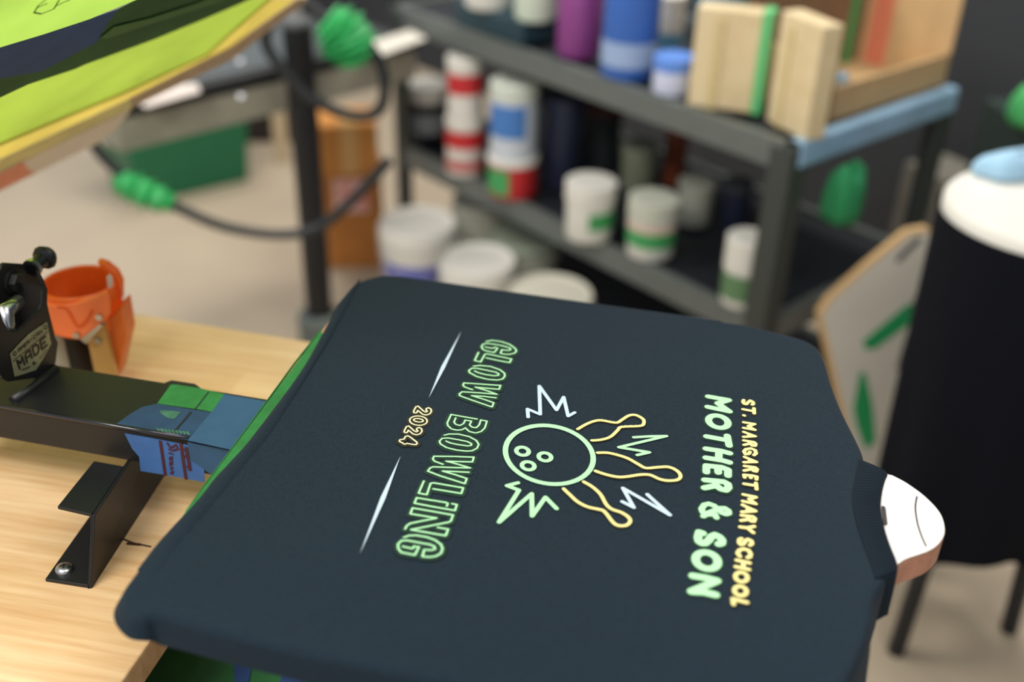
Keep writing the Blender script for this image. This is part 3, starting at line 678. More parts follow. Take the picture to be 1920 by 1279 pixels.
g_d = mat('dark_green_ink_band', (58, 106, 54), 0.7, var=0.2, vscale=12, trans=0.3)
g_b = mat('slate_blue_ink_band', (68, 98, 140), 0.7, var=0.15, vscale=15, trans=0.35)
i_ = len(B2) - 2
B2top = [q for q in B2 if q[0] < BB[-1][0]]
sheet('green_band', B1 + B2top[::-1] + BB[::-1], g_d)
sheet('blue_band', BB + [q for q in B2 if q[0] >= BB[-1][0]][::-1], g_b)
sheet('image_area', B2 + [(AR, BH), (AH, BH)], lime)
# frame bars (behind the mesh, 35 mm deep)
in_b = ab(*k1([(600, 540)])[0])[1]
for nm, (a0, a1, c0_, c1_) in (('upper_bar', (0, AM, BMX - 0.03, BMX)), ('near_bar', (AM - 0.03, AM, -0.13, BMX - 0.03)), ('far_bar', (-0.01, 0.088, 0.26, BMX - 0.03))):
    mb = MB(); mb.obox(P_ab(a0, c0_, -0.0006), -d1 * (a1 - a0), ee * (c1_ - c0_), -ns * 0.034); mb.build(nm, fr_w, scn, bevel=0.001)
strip('green_streak', k1([(560, 215), (640, 150), (830, 105), (1080, 25), (1160, -5), (1280, -5), (1000, 85), (760, 160), (600, 215)]), mat('mid_green_ink', (78, 126, 62), 0.7, trans=0.15), 0.0016)
mb = MB()
for pl in ([(190, 70), (215, 30), (260, -5)], [(190, 70), (230, 78), (300, 50), (330, 0)], [(310, 35), (360, 10), (400, -5)], [(215, 40), (260, 20)]):
    ribbon(mb, [scr(*p, 0.0014) for p in k1(pl)], 0.0018, ns)
mb.build('pencil_scrawl', mat('green_pencil', (96, 140, 72), 0.7), scn)
mb = MB()
for pl in ([(750, 450), (790, 430), (830, 400)], [(760, 440), (800, 445)], [(60, 745), (200, 690), (330, 630)], [(230, 690), (330, 625)], [(340, 640), (490, 570)]):
    ribbon(mb, [scr(*p, 0.0006) for p in k1(pl)], 0.0012, ns)
mb.build('scratch_marks', mat('pale_scratch', (216, 216, 120), 0.7), scn)
strip('yellow_tape', k1([(-300, 925), (0, 800), (420, 625), (700, 510), (1150, 305), (1500, -5), (1650, -5), (1285, 262), (720, 548), (0, 884), (-300, 1022)]), fr_y, 0.0022)
strip('olive_tape', k1([(-300, 1026), (0, 886), (720, 550), (740, 598), (0, 958), (-300, 1092)]), fr_o, 0.0016)
strip('lower_bar', k1([(-300, 1026), (0, 886), (722, 548), (1285, 262), (1660, -5), (1720, -5), (1400, 250), (1300, 330), (740, 600), (0, 958), (-300, 1092)]), fr_w, 0.0006, 0.03)
mb = MB(); ribbon(mb, [scr(*p, 0.0024) for p in k1([(1285, 245), (1400, 130), (1530, -5)])], 0.0012, ns); ribbon(mb, [scr(*p, 0.0024) for p in k1([(1330, 215), (1450, 95), (1560, -5)])], 0.0010, ns)
mb.build('green_pen_lines', mat('olive_pen', (120, 132, 40), 0.7), scn)
strip('clamp_rail', k1([(-300, 1110), (0, 965), (735, 606), (650, 720), (550, 797), (0, 1065), (-300, 1205)]), mat('beige_rail', (244, 232, 212), 0.5, var=0.06, vscale=30), 0.0012, 0.02)
strip('orange_tape', k1([(-100, 1020), (0, 972), (130, 905), (160, 950), (200, 965), (0, 1064), (-100, 1110)]), mat('orange_tape', (255, 152, 110), 0.6, var=0.12, vscale=60), 0.0018)
# hinge arm down to the press arm (left of the frame)
hq = P_ab(0.54, -0.12, 0.02); foot = o_near + db * 0.02 + nb * width * 0.5 + Vector((0, 0, 0.0))
mb = MB(); mb.tube([foot + Vector((0, 0, 0.001)), foot + Vector((-0.01, 0.015, 0.03)), hq], 0.012, 12); mb.build('hinge_arm', steel_matt, arm, smooth=True, auto=40)

# ------------------------------------------------------------------ flash dryer on its post
fo = at(605, 655, 0.0)
fd = thing('flash_dryer', Vector((fo.x, fo.y, 0)), 'flat grey heater panel with black rim, carried by a round black post', 'flash dryer')
postm = mat('black_post', (15, 16, 20), 0.5)
mb = MB(); mb.tube([fo + Vector((0, 0, 0.0)), fo + Vector((0, 0, 0.868))], 0.034, 24); mb.build('post', postm, fd, smooth=True, auto=40)
mb = MB(); mb.lathe([(0.036, 0.001), (0.058, 0.001), (0.058, 0.105), (0.052, 0.112), (0.036, 0.116)], fo, 28); mb.build('foot_collar', mat('grey_collar', (96, 104, 100), 0.5), fd, smooth=True, auto=40)
mb = MB(); mb.lathe([(0, 0.878), (0.03, 0.878), (0.037, 0.87), (0.037, 0.86)], fo, 24); mb.build('post_cap', mat('grey_cap', (80, 82, 84), 0.5), fd, smooth=True)
zb = 0.66
pA = at(228, 288, zb); pB = at(545, 207, zb)
hd = (pB - pA).normalized(); hn = Vector((-hd.y, hd.x, 0)); hL = (at(800, 135, zb) - pA).length - 0.055
# push the panel so that it passes just behind the post
sh_ = (fo - pA).dot(hn) + 0.05 - 0.0
steel_g = mat('grey_sheet_steel', (150, 146, 130), 0.5, var=0.05)
pn = pA.copy()
hh = 0.075
mb = MB(); mb.obox(pn, hd * hL, hn * 0.34, (0, 0, hh)); mb.build('heater_panel', steel_g, fd, bevel=0.004)
mb = MB(); mb.obox(pn + Vector((0, 0, hh)) - hn * 0.004 - hd * 0.004, hd * (hL + 0.008), hn * 0.348, (0, 0, 0.03)); mb.build('black_rim', steel_matt, fd, bevel=0.003)
mb = MB(); mb.obox(pn + Vector((0, 0, hh + 0.03)) + hn * 0.03 + hd * 0.03, hd * (hL - 0.06), hn * 0.28, (0, 0, 0.002)); mb.build('top_plate', mat('grey_top_glass', (74, 80, 80), 0.3), fd)
for px_, py_ in ((450, 115), (452, 182)):
    p = at(px_, py_, zb + hh + 0.032); mb = MB(); mb.lathe([(0, 0.006), (0.008, 0.006), (0.01, 0.0)], p, 14); mb.build('bolt', chrome, fd, smooth=True)
mb = MB(); mb.tube([fo + Vector((0, 0, 0.70)), fo + Vector((0, 0, 0.70)) + hn * 0.14], 0.02, 12); mb.build('support_arm', postm, fd)
lab = tag(MB().prism([at(*p, zb + hh + 0.0335) for p in ((262, 196), (335, 158), (370, 156), (376, 172), (275, 201))], (0, 0, -0.001)).build('paper_label', mat('paper_pink', (204, 192, 184), 0.7)), 'white printed paper lying on the grey heater panel', 'paper')
mb = MB()
for k in range(7):
    ribbon(mb, [at(270 + k * 9, 190 - k * 2.2, zb + hh + 0.034), at(275 + k * 9, 186 - k * 2.2, zb + hh + 0.034)], 0.004)
o = mb.build('printed_letters', mat('printed_black', (60, 55, 55), 0.7), lab)
tag(MB().prism([at(*p, zb + hh + 0.0335) for p in ((690, 80), (770, 55), (800, 72), (705, 108))], (0, 0, -0.001)).build('paper_sheet', mat('paper_white', (206, 200, 188), 0.7)), 'blank white paper on the panel right of the black post', 'paper')

# ------------------------------------------------------------------ power cable with green tape
def path_y(pts, Y0):  # points on the vertical plane y = Y0
    return [onp(p[0], p[1], Vector((0, Y0, 0)), Vector((0, 1, 0))) for p in pts]
cab = mat('black_cable', (30, 34, 36), 0.5)
gt = mat('bright_green_tape', (52, 168, 92), 0.45, var=0.15, vscale=40)
Yc = fo.y - 0.12
c1 = thing('power_cable', path_y([(600, 190)], Yc)[0], 'black cable looping from the post top, wrapped in green tape', 'cable')
mb = MB(); P = cat_rom(path_y([(505, 40), (498, 78), (520, 118), (565, 168), (620, 204), (675, 218), (712, 205), (722, 165), (715, 125), (690, 85), (640, 55), (600, 28), (570, 2)], Yc), 6); mb.tube(P, 0.013, 10); mb.build('cord', cab, c1, smooth=True)
P = cat_rom(path_y([(612, 34), (640, 60), (655, 85), (665, 120)], Yc), 5)
mb = MB(); mb.tube(P, [(0.03 + 0.028 * math.sin(math.pi * (i + 0.7) / (len(P)))) * (1 + 0.22 * math.sin(i * 2.7)) for i in range(len(P))], 9); o = mb.build('tape_wrap', gt, c1)
c2 = thing('power_cable', path_y([(420, 425)], Yc - 0.25)[0], 'black cable hanging low in front of the green tub, green tape wrap', 'cable')
Yd = Yc - 0.2
mb = MB(); P = cat_rom(path_y([(165, 250), (185, 285), (225, 325), (275, 362), (330, 388), (420, 425), (520, 440), (595, 428), (650, 385), (690, 345), (730, 300)], Yd), 6); mb.tube(P, 0.0115, 10); mb.build('cord', cab, c2, smooth=True)
P = cat_rom(path_y([(215, 340), (245, 350), (285, 368), (325, 382)], Yd - 0.005), 5)
mb = MB(); mb.tube(P, [(0.017 + 0.014 * math.sin(math.pi * (i + 0.5) / len(P))) * (1 + 0.25 * math.sin(i * 2.3)) for i in range(len(P))], 9); mb.build('tape_wrap', gt, c2)

# ------------------------------------------------------------------ things on the floor at the left
def crate(name, label, cat, c, sx, sy, h, rz, M, z0=0.0, taper=0.88, bev=0.006, group=None):
    c = Vector((c[0], c[1], 0)); mb = MB(); vs = []
    for k, z in ((taper, z0), (1, z0 + h)):
        for a, b in ((-1, -1), (1, -1), (1, 1), (-1, 1)):
            x, y = a * sx / 2 * k, b * sy / 2 * k
            vs.append(c + Vector((x * math.cos(rz) - y * math.sin(rz), x * math.sin(rz) + y * math.cos(rz), z)))
    mb.add(vs, [(0, 3, 2, 1), (4, 5, 6, 7), (0, 1, 5, 4), (1, 2, 6, 5), (2, 3, 7, 6), (3, 0, 4, 7)])
    return tag(mb.build(name, M, bevel=bev), label, cat, group)
gbl = at(262, 385, 0); gbr = at(466, 338, 0)
gd = (gbr - gbl).normalized(); gn = Vector((-gd.y, gd.x, 0)); gL = (gbr - gbl).length
gpm = mat('green_tub_plastic', (22, 106, 70), 0.45)
tb = thing('plastic_tub', (gbl + gbr) / 2 + gn * 0.14, 'ribbed dark green plastic tub on the floor beneath the heater panel', 'tub')
mb = MB(); vs = []
for k, z in ((0, 0.0), (0.02, 0.3)):
    vs += [gbl - gd * k - gn * k + Vector((0, 0, z)), gbr + gd * k - gn * k + Vector((0, 0, z)), gbr + gd * k + gn * (0.28 + k) + Vector((0, 0, z)), gbl - gd * k + gn * (0.28 + k) + Vector((0, 0, z))]
mb.add(vs, [(0, 3, 2, 1), (0, 1, 5, 4), (1, 2, 6, 5), (2, 3, 7, 6), (3, 0, 4, 7)])
mb.build('body', gpm, tb, bevel=0.006)
mb = MB()
for k in range(5):
    mb.obox(gbl + gd * gL * (0.12 + 0.19 * k) - gn * 0.004 + Vector((0, 0, 0.02)), gd * 0.02, gn * 0.01, Vector((0, 0, 0.25)) - gn * 0.016)
mb.build('ribs', gpm, tb, bevel=0.002)
mb = MB(); mb.obox(gbl - gd * 0.03 - gn * 0.03 + Vector((0, 0, 0.29)), gd * (gL + 0.06), gn * 0.34, (0, 0, 0.02)); mb.build('lid', mat('green_lid_plastic', (28, 116, 78), 0.45), tb, bevel=0.005)

bx = at(660, 505, 0); rzb = math.atan2(aL.y, aL.x) + math.pi
pk = thing('cardboard_carton', Vector((bx.x, bx.y + 0.09, 0)), 'orange-brown carton with white and red label, lowest of the left stack', 'carton')
def rbox(c, sx, sy, z0, z1, rz): 
    return MB().box((c.x, c.y, (z0 + z1) / 2), (sx, sy, z1 - z0), rz)
cb = Vector((bx.x + 0.0, bx.y + 0.10, 0))
rbox(cb, 0.17, 0.18, 0, 0.30, 0.1).build('carton_body', card_dark, pk, bevel=0.004)
f_ = cb + Vector((0.01, -0.095, 0)); rbox(f_, 0.1, 0.012, 0.19, 0.29, 0.1).build('printed_label', mat('white_label', (222, 206, 200), 0.6, rgb2=(216, 120, 104), vscale=14), pk)
up = thing('cardboard_carton', Vector((cb.x, cb.y, 0.305)), 'tan carton on top of the left stack, beside the black post', 'carton')
rbox(cb + Vector((-0.005, 0.0, 0)), 0.165, 0.17, 0.301, 0.45, 0.18).build('carton_body', mat('tan_carton', (206, 140, 70), 0.85, var=0.1, vscale=12), up, bevel=0.004)
rbox(cb + Vector((-0.005, 0.0, 0)), 0.05, 0.172, 0.302, 0.4515, 0.18).build('packing_tape', mat('clear_tape', (216, 168, 104), 0.3), up)
pq = at(530, 302, 0); tag(MB().box((pq.x, pq.y, 0.24), (0.05, 0.02, 0.48), 0.0).build('wooden_plank', mat('pale_plank', (206, 184, 152), 0.6), bevel=0.003), 'pale upright wooden plank on the floor behind the black post', 'plank')
pq = at(490, 300, 0); crate('storage_box', 'dark brown storage box left of the pale upright plank', 'box', (pq.x - 0.06, pq.y + 0.3), 0.25, 0.25, 0.4, 0.1, mat('dark_box', (52, 44, 42), 0.8), taper=1)

# ------------------------------------------------------------------ shelving rack
rk = thing('shelving_rack', RF + aL * rackL / 2 + aD * rackD / 2, 'dark grey three-tier shelving rack crowded with ink tubs', 'rack')
ZS = (0.80, 0.42, 0.10)
for z in ZS:
    mb = MB(); mb.obox(RF + Vector((0, 0, z - 0.012)) + aD * 0.01 + aL * 0.01, aL * (rackL - 0.02), aD * (rackD - 0.02), (0, 0, 0.012)); sf = mb.build('shelf', mat('near_black_deck', (30, 33, 40), 0.55), rk)
    mb = MB(); h_ = 0.055
    mb.obox(RF + Vector((0, 0, z - h_ + 0.012)) , aL * rackL, aD * 0.022, (0, 0, h_)); mb.obox(RF + aD * (rackD - 0.022) + Vector((0, 0, z - h_ + 0.012)), aL * rackL, aD * 0.022, (0, 0, h_))
    mb.obox(RF + Vector((0, 0, z - h_ + 0.012)), aL * 0.022, aD * rackD, (0, 0, h_)); mb.obox(RF + aL * (rackL - 0.022) + Vector((0, 0, z - h_ + 0.012)), aL * 0.022, aD * rackD, (0, 0, h_))
    e_ = mb.build('shelf_rail', rackgrey, sf, bevel=0.004)
for a in (0, rackL - 0.05):
    for b in (0, rackD - 0.05):
        o = RF + aL * a + aD * b; mb = MB()
        mb.obox(o + aL * (0 if a == 0 else 0.044) - aL * 0.0015, aL * 0.007, aD * 0.05, (0, 0, 0.80)); mb.obox(o + aD * (0 if b == 0 else 0.044) - aD * 0.0015, aL * 0.05, aD * 0.007, (0, 0, 0.80))
        mb.build('post', rackpost, rk, bevel=0.001)
mb = MB(); mb.obox(RF - aL * 0.006 + aD * 0.02 + Vector((0, 0, 0.762)), aL * 0.03, aD * (rackD - 0.02), (0, 0, 0.054)); mb.build('blue_edge_tape', mat('pale_blue_tape', (150, 186, 214), 0.5, var=0.1, vscale=12), rk, bevel=0.006)

# containers
def tub(name, label, cat, px, py, z, wpx, h, body, lid, bands=(), group=None, lidh=0.16, taper=0.9, neck=None, shift=0.0, r=None):
    b = at(px, py, z); dv = Vector((b.x, b.y, 0)).normalized()
    r = r or wpx / 2 * depth(b) / F
    b = b + dv * (r * 0.75 + shift)            # the pixel is the front foot of the tub
    o = thing(name, Vector((b.x, b.y, z)), label, cat, group)
    hl = h * (1 - lidh); z += 0.0008
    mb = MB()
    if neck: mb.lathe([(0, 0), (r * taper, 0), (r, h * 0.06), (r, hl * 0.82), (r * neck * 1.05, hl * 0.97), (r * neck, hl)], Vector((b.x, b.y, z)), 28)
    else: mb.lathe([(0, 0), (r * taper, 0), (r * taper + 0.002, 0.004), (r * 0.985, hl)], Vector((b.x, b.y, z)), 28)
    bo = mb.build('body', body, o, smooth=True, auto=40)
    rl = r * (neck or 1.0)
    mb = MB(); mb.lathe([(rl * 0.97, hl * 0.995), (rl * 1.05, hl * 0.995), (rl * 1.05, h * 0.985), (rl * 0.98, h), (rl * 0.85, h * 0.992), (0, h * 0.992)], Vector((b.x, b.y, z)), 28)
    mb.build('lid', lid, o, smooth=True, auto=40)
    for k, (z0, z1, M, a0, a1) in enumerate(bands):
        rr_ = lambda q: r * (taper + (0.985 - taper) * min(1, q / (1 - lidh))) + 0.003 if not neck else r + 0.0012
        mb = MB(); mb.lathe([(rr_(z0), h * z0), (rr_(z1), h * z1)], Vector((b.x, b.y, z)), 24, a0, a1)
        mb.build('label_band', M, bo, smooth=True)
    return o
FULL = (0, 2 * math.pi); FRONT = (math.radians(205), math.radians(330)); FR_R = (math.radians(265), math.radians(345))
purple = mat('purple_plastic', (134, 62, 128), 0.4); bluep = mat('blue_plastic', (58, 104, 186), 0.4); navy = mat('navy_plastic', (34, 42, 66), 0.5)
teal = mat('dark_teal_plastic', (36, 62, 72), 0.5); red = mat('red_label', (194, 42, 46), 0.5); blackp = mat('black_plastic', (28, 30, 34), 0.45)
paleb = mat('pale_blue_label', (150, 172, 208), 0.5); greenl = mat('green_label', (66, 158, 92), 0.5); lav = mat('lavender_plastic', (206, 212, 236), 0.4)
lightb = mat('sky_blue_label', (70, 122, 190), 0.5); yell = mat('amber_yellow_plastic', (238, 172, 60), 0.4); limeg = mat('lime_plastic', (186, 200, 70), 0.4)
rust = mat('rust_plastic', (150, 78, 52), 0.5); whiteb = mat('white_stripe_label', (226, 222, 214), 0.5); indigo = mat('indigo_label', (106, 110, 190), 0.5); tealb = mat('teal_label', (86, 140, 168), 0.5)
cream = mat('grey_white_plastic', (196, 198, 184), 0.5)
# top shelf
crate('storage_bin', 'dark teal open bin at the left end of the top shelf', 'bin', (at(960, 78, 0.813).x, at(960, 78, 0.813).y + 0.1), 0.26, 0.16, 0.055, math.atan2(aL.y, aL.x), teal, 0.8135, 0.95)
tub('ink_jug', 'white jug standing in the dark teal bin, far left of the top shelf', 'jug', 915, 20, 0.87, 90, 0.2, white_pl, white_lid, neck=0.5)
tub('ink_jug', 'pale green-white jug beside the purple bottle on the top shelf', 'jug', 1003, 42, 0.87, 80, 0.2, mat('pale_green_plastic', (206, 218, 200), 0.5), white_lid, neck=0.5)
tub('ink_bottle', 'purple bottle on the top shelf left of the blue tub', 'bottle', 1083, 112, 0.813, 84, 0.24, purple, purple, neck=0.6)
tub('ink_tub', 'tall blue tub with pale lower band on the top shelf', 'tub', 1176, 150, 0.813, 106, 0.26, bluep, mat('blue_lid', (40, 66, 140), 0.4), bands=((0.1, 0.3, paleb, *FULL),), taper=0.96)
tub('ink_jar', 'white jar with teal band behind the blue-capped jar', 'jar', 1248, 92, 0.813, 58, 0.12, white_pl, white_lid, bands=((0.02, 0.3, tealb, *FULL),), taper=0.95)
tub('ink_jar', 'small lavender jar with blue cap left of the wooden blocks', 'jar', 1258, 180, 0.813, 74, 0.075, lav, mat('blue_cap', (96, 140, 220), 0.4), taper=0.97, lidh=0.35)
# wooden blocks with green tape, and the open carton
wl = wood_mat('pale_block_wood', (224, 206, 168), (206, 182, 138), 1.2)
gs = mat('mint_green_tape', (96, 190, 120), 0.5)
def block(name, label, pxl, pyl, pxr, pyr, h, th, z=0.813, tape=None):
    a = at(pxl, pyl, z); b = at(pxr, pyr, z); dd = (b - a); nn_ = Vector((-dd.y, dd.x, 0)).normalized()
    if nn_.y < 0: nn_ = -nn_
    o = thing(name, a + dd / 2 + nn_ * th / 2, label, 'wooden block'); mb = MB()
    mb.obox(a + Vector((0, 0, 0.0008)), dd, nn_ * th, (0, 0, h)); mb.build('wood_slab', wl, o, bevel=0.003)
    mb = MB(); mb.obox(a + dd * 0.26 - nn_ * 0.004 + Vector((0, 0, 0.001)), dd * 0.12, nn_ * 0.004, (0, 0, h * 0.9)); mb.build('groove_batten', mat('batten_wood', (204, 184, 136), 0.6), o)
    if tape:
        mb = MB(); mb.obox(a + dd * tape[0] - nn_ * 0.0015 + Vector((0, 0, 0.001)), dd * (tape[1] - tape[0]), nn_ * (th + 0.003), (0, 0, h + 0.0012)); mb.build('green_tape_strip', gs, o)
    return o
block('wooden_block', 'tall pale wooden block with green strip, next to the blue-capped jar', 1288, 198, 1424, 216, 0.195, 0.05, tape=(0.86, 1.0))
block('wooden_block', 'shorter pale wooden block on the front corner of the top shelf', 1436, 226, 1508, 266, 0.21, 0.045)
# open carton at the right end
q0 = at(1552, 232, 0.815); q1 = at(1770, 160, 0.815)
dd = (q1 - q0); L_ = dd.length; dd.normalize(); nn_ = Vector((-dd.y, dd.x, 0)); nn_ = nn_ if nn_.y > 0 else -nn_
oc = thing('cardboard_box', q0 + dd * L_ / 2 + nn_ * 0.12, 'open cardboard box with green tape at the right end of the top shelf', 'box')
TH = 0.006; DB = 0.22
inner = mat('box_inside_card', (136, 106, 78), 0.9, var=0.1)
up_ = Vector((0, 0, 1))
mb = MB(); mb.obox(q0, dd * L_, nn_ * DB, up_ * TH); mb.build('bottom', card, oc)
mb = MB(); mb.obox(q0, dd * L_, nn_ * TH, up_ * 0.07); mb.build('front_wall', card, oc)
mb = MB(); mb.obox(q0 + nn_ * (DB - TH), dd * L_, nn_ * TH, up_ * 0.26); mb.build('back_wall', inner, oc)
mb = MB(); mb.obox(q0, dd * TH, nn_ * DB, up_ * 0.12); mb.build('left_wall', card, oc)
mb = MB(); mb.obox(q0 + dd * (L_ - TH), dd * TH, nn_ * DB, up_ * 0.24); mb.build('right_wall', card, oc)
mb = MB(); mb.obox(q0 + dd * (L_ - 0.04) + nn_ * (DB - TH - 0.002), dd * -0.03, nn_ * 0.002, up_ * 0.25); mb.build('green_tape_strip', green_tape if False else mat('box_green_tape', (54, 158, 96), 0.5), oc)
mb = MB(); mb.obox(q0 + dd * (L_ - TH - 0.002) + nn_ * 0.15, dd * 0.002, nn_ * 0.05, up_ * 0.22); mb.build('pink_tape_strip', mat('coral_tape', (222, 128, 100), 0.5), oc)
tag(MB().obox(q0 + dd * 0.035 + nn_ * 0.06 + up_ * 0.007, dd * 0.12, nn_ * 0.1, up_ * 0.05).build('folded_cloth', mat('dusty_blue_cloth', (122, 160, 184), 0.85), bevel=0.015), 'dusty blue folded cloth inside the open cardboard box', 'cloth')
tub('ink_bottle', 'amber yellow bottle behind the wooden blocks on the top shelf', 'bottle', 1492, 118, 0.813, 70, 0.2, yell, yell, neck=0.6)
tub('ink_bottle', 'lime green bottle left of the amber bottle on the top shelf', 'bottle', 1432, 85, 0.813, 62, 0.17, limeg, limeg, neck=0.6, shift=0.05)
tub('ink_tub', 'dusty blue tub standing behind the tall wooden block', 'tub', 1345, 75, 0.813, 100, 0.17, tealb, tealb, shift=0.05)

# middle shelf
ZM = 0.4335
tub('ink_jar', 'black jar with white lid and pale label, left end of the middle shelf', 'jar', 806, 262, ZM, 78, 0.15, blackp, white_lid, bands=((0.12, 0.5, mat('grey_label', (150, 156, 156), 0.5), *FRONT),), lidh=0.3, taper=0.97)
for z_, lb, py_ in ((ZM, 'red and white can under its twin on the middle shelf', 330), (ZM + 0.152, 'red and white can on top of its twin', None)):
    tub('ink_can', lb, 'can', 872, 330, ZM, 70, 0.15, whiteb, white_lid, bands=((0.5, 0.8, red, *FULL), (0.1, 0.28, mat('soft_red_label', (190, 96, 92), 0.5), *FULL)), taper=0.99, lidh=0.14) if py_ else None
b_ = at(872, 330, ZM)
def stack_on(below, name, label, cat, r, h, body, lid, bands=(), lidh=0.16, taper=0.97, z=None):
    base = below.location.copy(); o = thing(name, Vector((base.x, base.y, z)), label, cat)
    hl = h * (1 - lidh)
    MB().lathe([(0, 0), (r * taper, 0), (r, h * 0.03), (r, hl)], o.location, 28).build('body', body, o, smooth=True, auto=40)
    MB().lathe([(r, hl), (r * 1.04, hl), (r * 1.04, h * 0.98), (r * 0.98, h), (0, h * 0.99)], o.location, 28).build('lid', lid, o, smooth=True, auto=40)
    for (z0, z1, M, a0, a1) in bands: MB().lathe([(r + 0.0012, h * z0), (r + 0.0012, h * z1)], o.location, 24, a0, a1).build('label_band', M, o, smooth=True)
    return o
low = [o for o in SC.objects if o.get('label') == 'red and white can under its twin on the middle shelf'][0]
stack_on(low, 'ink_can', 'red and white can on top of its twin', 'can', 0.045, 0.155, whiteb, white_lid, ((0.42, 0.75, red, *FULL), (0.1, 0.24, whiteb, *FULL)), 0.2, z=ZM + 0.1515)
low = tub('ink_can', 'can with green and red label below the blue-labelled jar', 'can', 960, 372, ZM, 92, 0.10, red, whiteb, bands=((0.1, 0.75, greenl, math.radians(195), math.radians(262)),), taper=0.99)
stack_on(low, 'ink_jar', 'white jar with sky blue label, stacked on the green and red can', 'jar', low.children[0].dimensions.x / 2 if False else 0.058, 0.185, mat('pale_white_blue', (206, 214, 224), 0.5), mat('pale_grey_lid', (206, 212, 200), 0.5), ((0.3, 0.74, lightb, math.radians(190), math.radians(300)),), 0.2, z=ZM + 0.1015)
tub('ink_tub', 'white tub with green label on the middle shelf, left of two', 'tub', 1102, 455, ZM, 92, 0.135, white_pl, white_lid, bands=((0.25, 0.55, greenl, *FR_R),), taper=0.92, lidh=0.3)
tub('ink_tub', 'white tub with wrapped green band nearest the shelf edge', 'tub', 1216, 488, ZM, 92, 0.135, white_pl, cream, bands=((0.22, 0.5, greenl, *FULL), (0.5, 0.62, mat('peach_label', (216, 190, 176), 0.5), *FULL)), taper=0.92, lidh=0.3)
tub('ink_tub', 'grey-white tub behind the green-banded tub on the middle shelf', 'tub', 1298, 425, ZM, 66, 0.105, cream, cream, taper=0.92)
tub('ink_tub', 'grey-green tub behind and between two white green-labelled tubs', 'tub', 1190, 395, ZM, 70, 0.12, mat('grey_green_plastic', (140, 146, 124), 0.5), mat('grey_green_lid', (150, 154, 136), 0.5), shift=0.11)
tub('ink_jar', 'rust brown jar at the back of the middle shelf', 'jar', 1258, 372, ZM, 44, 0.16, rust, rust, shift=0.08)
tub('ink_tub', 'white tub with green label beside the right front post', 'tub', 1384, 592, ZM, 80, 0.15, white_pl, white_lid, bands=((0.12, 0.5, mat('dim_green_label', (96, 132, 92), 0.5), *FULL),), taper=0.92, lidh=0.45, shift=0.03)
tub('ink_jar', 'navy jar behind the sky blue labelled jar', 'jar', 1052, 372, ZM, 70, 0.24, navy, navy, shift=0.05)
tub('ink_jar', 'charcoal jar at the back, above the left white tub', 'jar', 1120, 350, ZM, 80, 0.18, mat('charcoal_plastic', (50, 54, 58), 0.5), mat('dark_red_lid', (84, 40, 44), 0.5), shift=0.1)
tub('ink_tub', 'dark navy tub at the back near the right post', 'tub', 1368, 470, ZM, 56, 0.12, navy, mat('slate_lid', (72, 76, 84), 0.5), shift=0.1)
# bottom shelf: white pails
ZL = 0.1135
def pail(label, px, py, zl, wpx, M=white_pl, lidM=white_lid, band=None, ZL=0.0):
    c = at(px, py, zl); c = c - aD * (0.016 if ZL == 0 else 0); r = wpx / 2 * depth(c) / F
    h = zl - ZL
    o = thing('pail', Vector((c.x, c.y, ZL)), label, 'pail', None); B = Vector((c.x, c.y, ZL + 0.0005))
    MB().lathe([(0, 0), (r * 0.86, 0), (r * 0.97, h * 0.9)], B, 32).build('body', M, o, smooth=True, auto=40)
    MB().lathe([(r * 0.95, h * 0.86), (r, h * 0.86), (r, h * 0.97), (r * 0.95, h), (r * 0.88, h * 0.97), (0, h * 0.97)], B, 32).build('lid', lidM, o, smooth=True, auto=40)
    pts = [Vector((r * 1.0 * math.cos(a), r * 1.0 * math.sin(a) - 0.01 * math.sin((a - math.pi) ), -0.02 - 0.07 * abs(math.sin(a)))) + B + Vector((0, 0, h * 0.9)) for a in [math.pi + i * math.pi / 14 for i in range(15)]]
    MB().tube(pts, 0.0025, 6).build('wire_handle', chrome, o, smooth=True)
    if band: MB().lathe([(r * 0.90, h * 0.3), (r * 0.955, h * 0.72)], B, 32, *FRONT).build('label_band', band, o, smooth=True)
    return o
pail('white pail with indigo label, on the floor before the rack', 792, 412, 0.32, 148, band=indigo)
pail('plain white pail, middle one of three before the rack', 905, 482, 0.32, 146)
pail('greyer white pail, right one of three before the rack', 1040, 545, 0.32, 168, mat('grey_white_pail', (206, 202, 186), 0.5), mat('grey_white_lid', (210, 206, 190), 0.5))
pail('grey lidded pail on the bottom shelf behind the indigo-labelled pail', 905, 372, 0.30, 116, cream, mat('grey_lid_plastic', (182, 184, 172), 0.5), ZL=0.1135)
pail('grey-green lidded pail in the back row of the bottom shelf', 985, 440, 0.30, 130, cream, mat('grey_green_pail_lid', (150, 160, 144), 0.5), ZL=0.1135)

# ------------------------------------------------------------------ right side: leaning spare platen, draped stand, cloths
Yb = 1.82
bn = Vector((0.05, -1, 0.22)).normalized()
Ob = onp(1640, 640, Vector((0, Yb, 0)), Vector((0, 1, 0)))
bp = lambda pts, off=0.0: [onp(p[0], p[1], Ob + bn * off, bn) for p in pts]
sp = thing('spare_platen', onp(1650, 980, Ob, bn), 'white leaning platen board with two green tape strips, right of the rack', 'platen')
poly = [(1534, 588), (1552, 560), (1625, 495), (1702, 432), (1740, 425), (1768, 460), (1752, 900), (1710, 1050), (1600, 1050), (1590, 840), (1562, 720)]
mb = MB(); mb.prism(bp(poly), -bn * 0.022); mb.build('board', mat('tan_edge_wood', (206, 170, 122), 0.6), sp, bevel=0.002)
poly2 = [(1543, 590), (1560, 566), (1630, 503), (1705, 442), (1740, 436), (1766, 468), (1750, 895), (1708, 1045), (1606, 1045), (1600, 840), (1572, 720)]
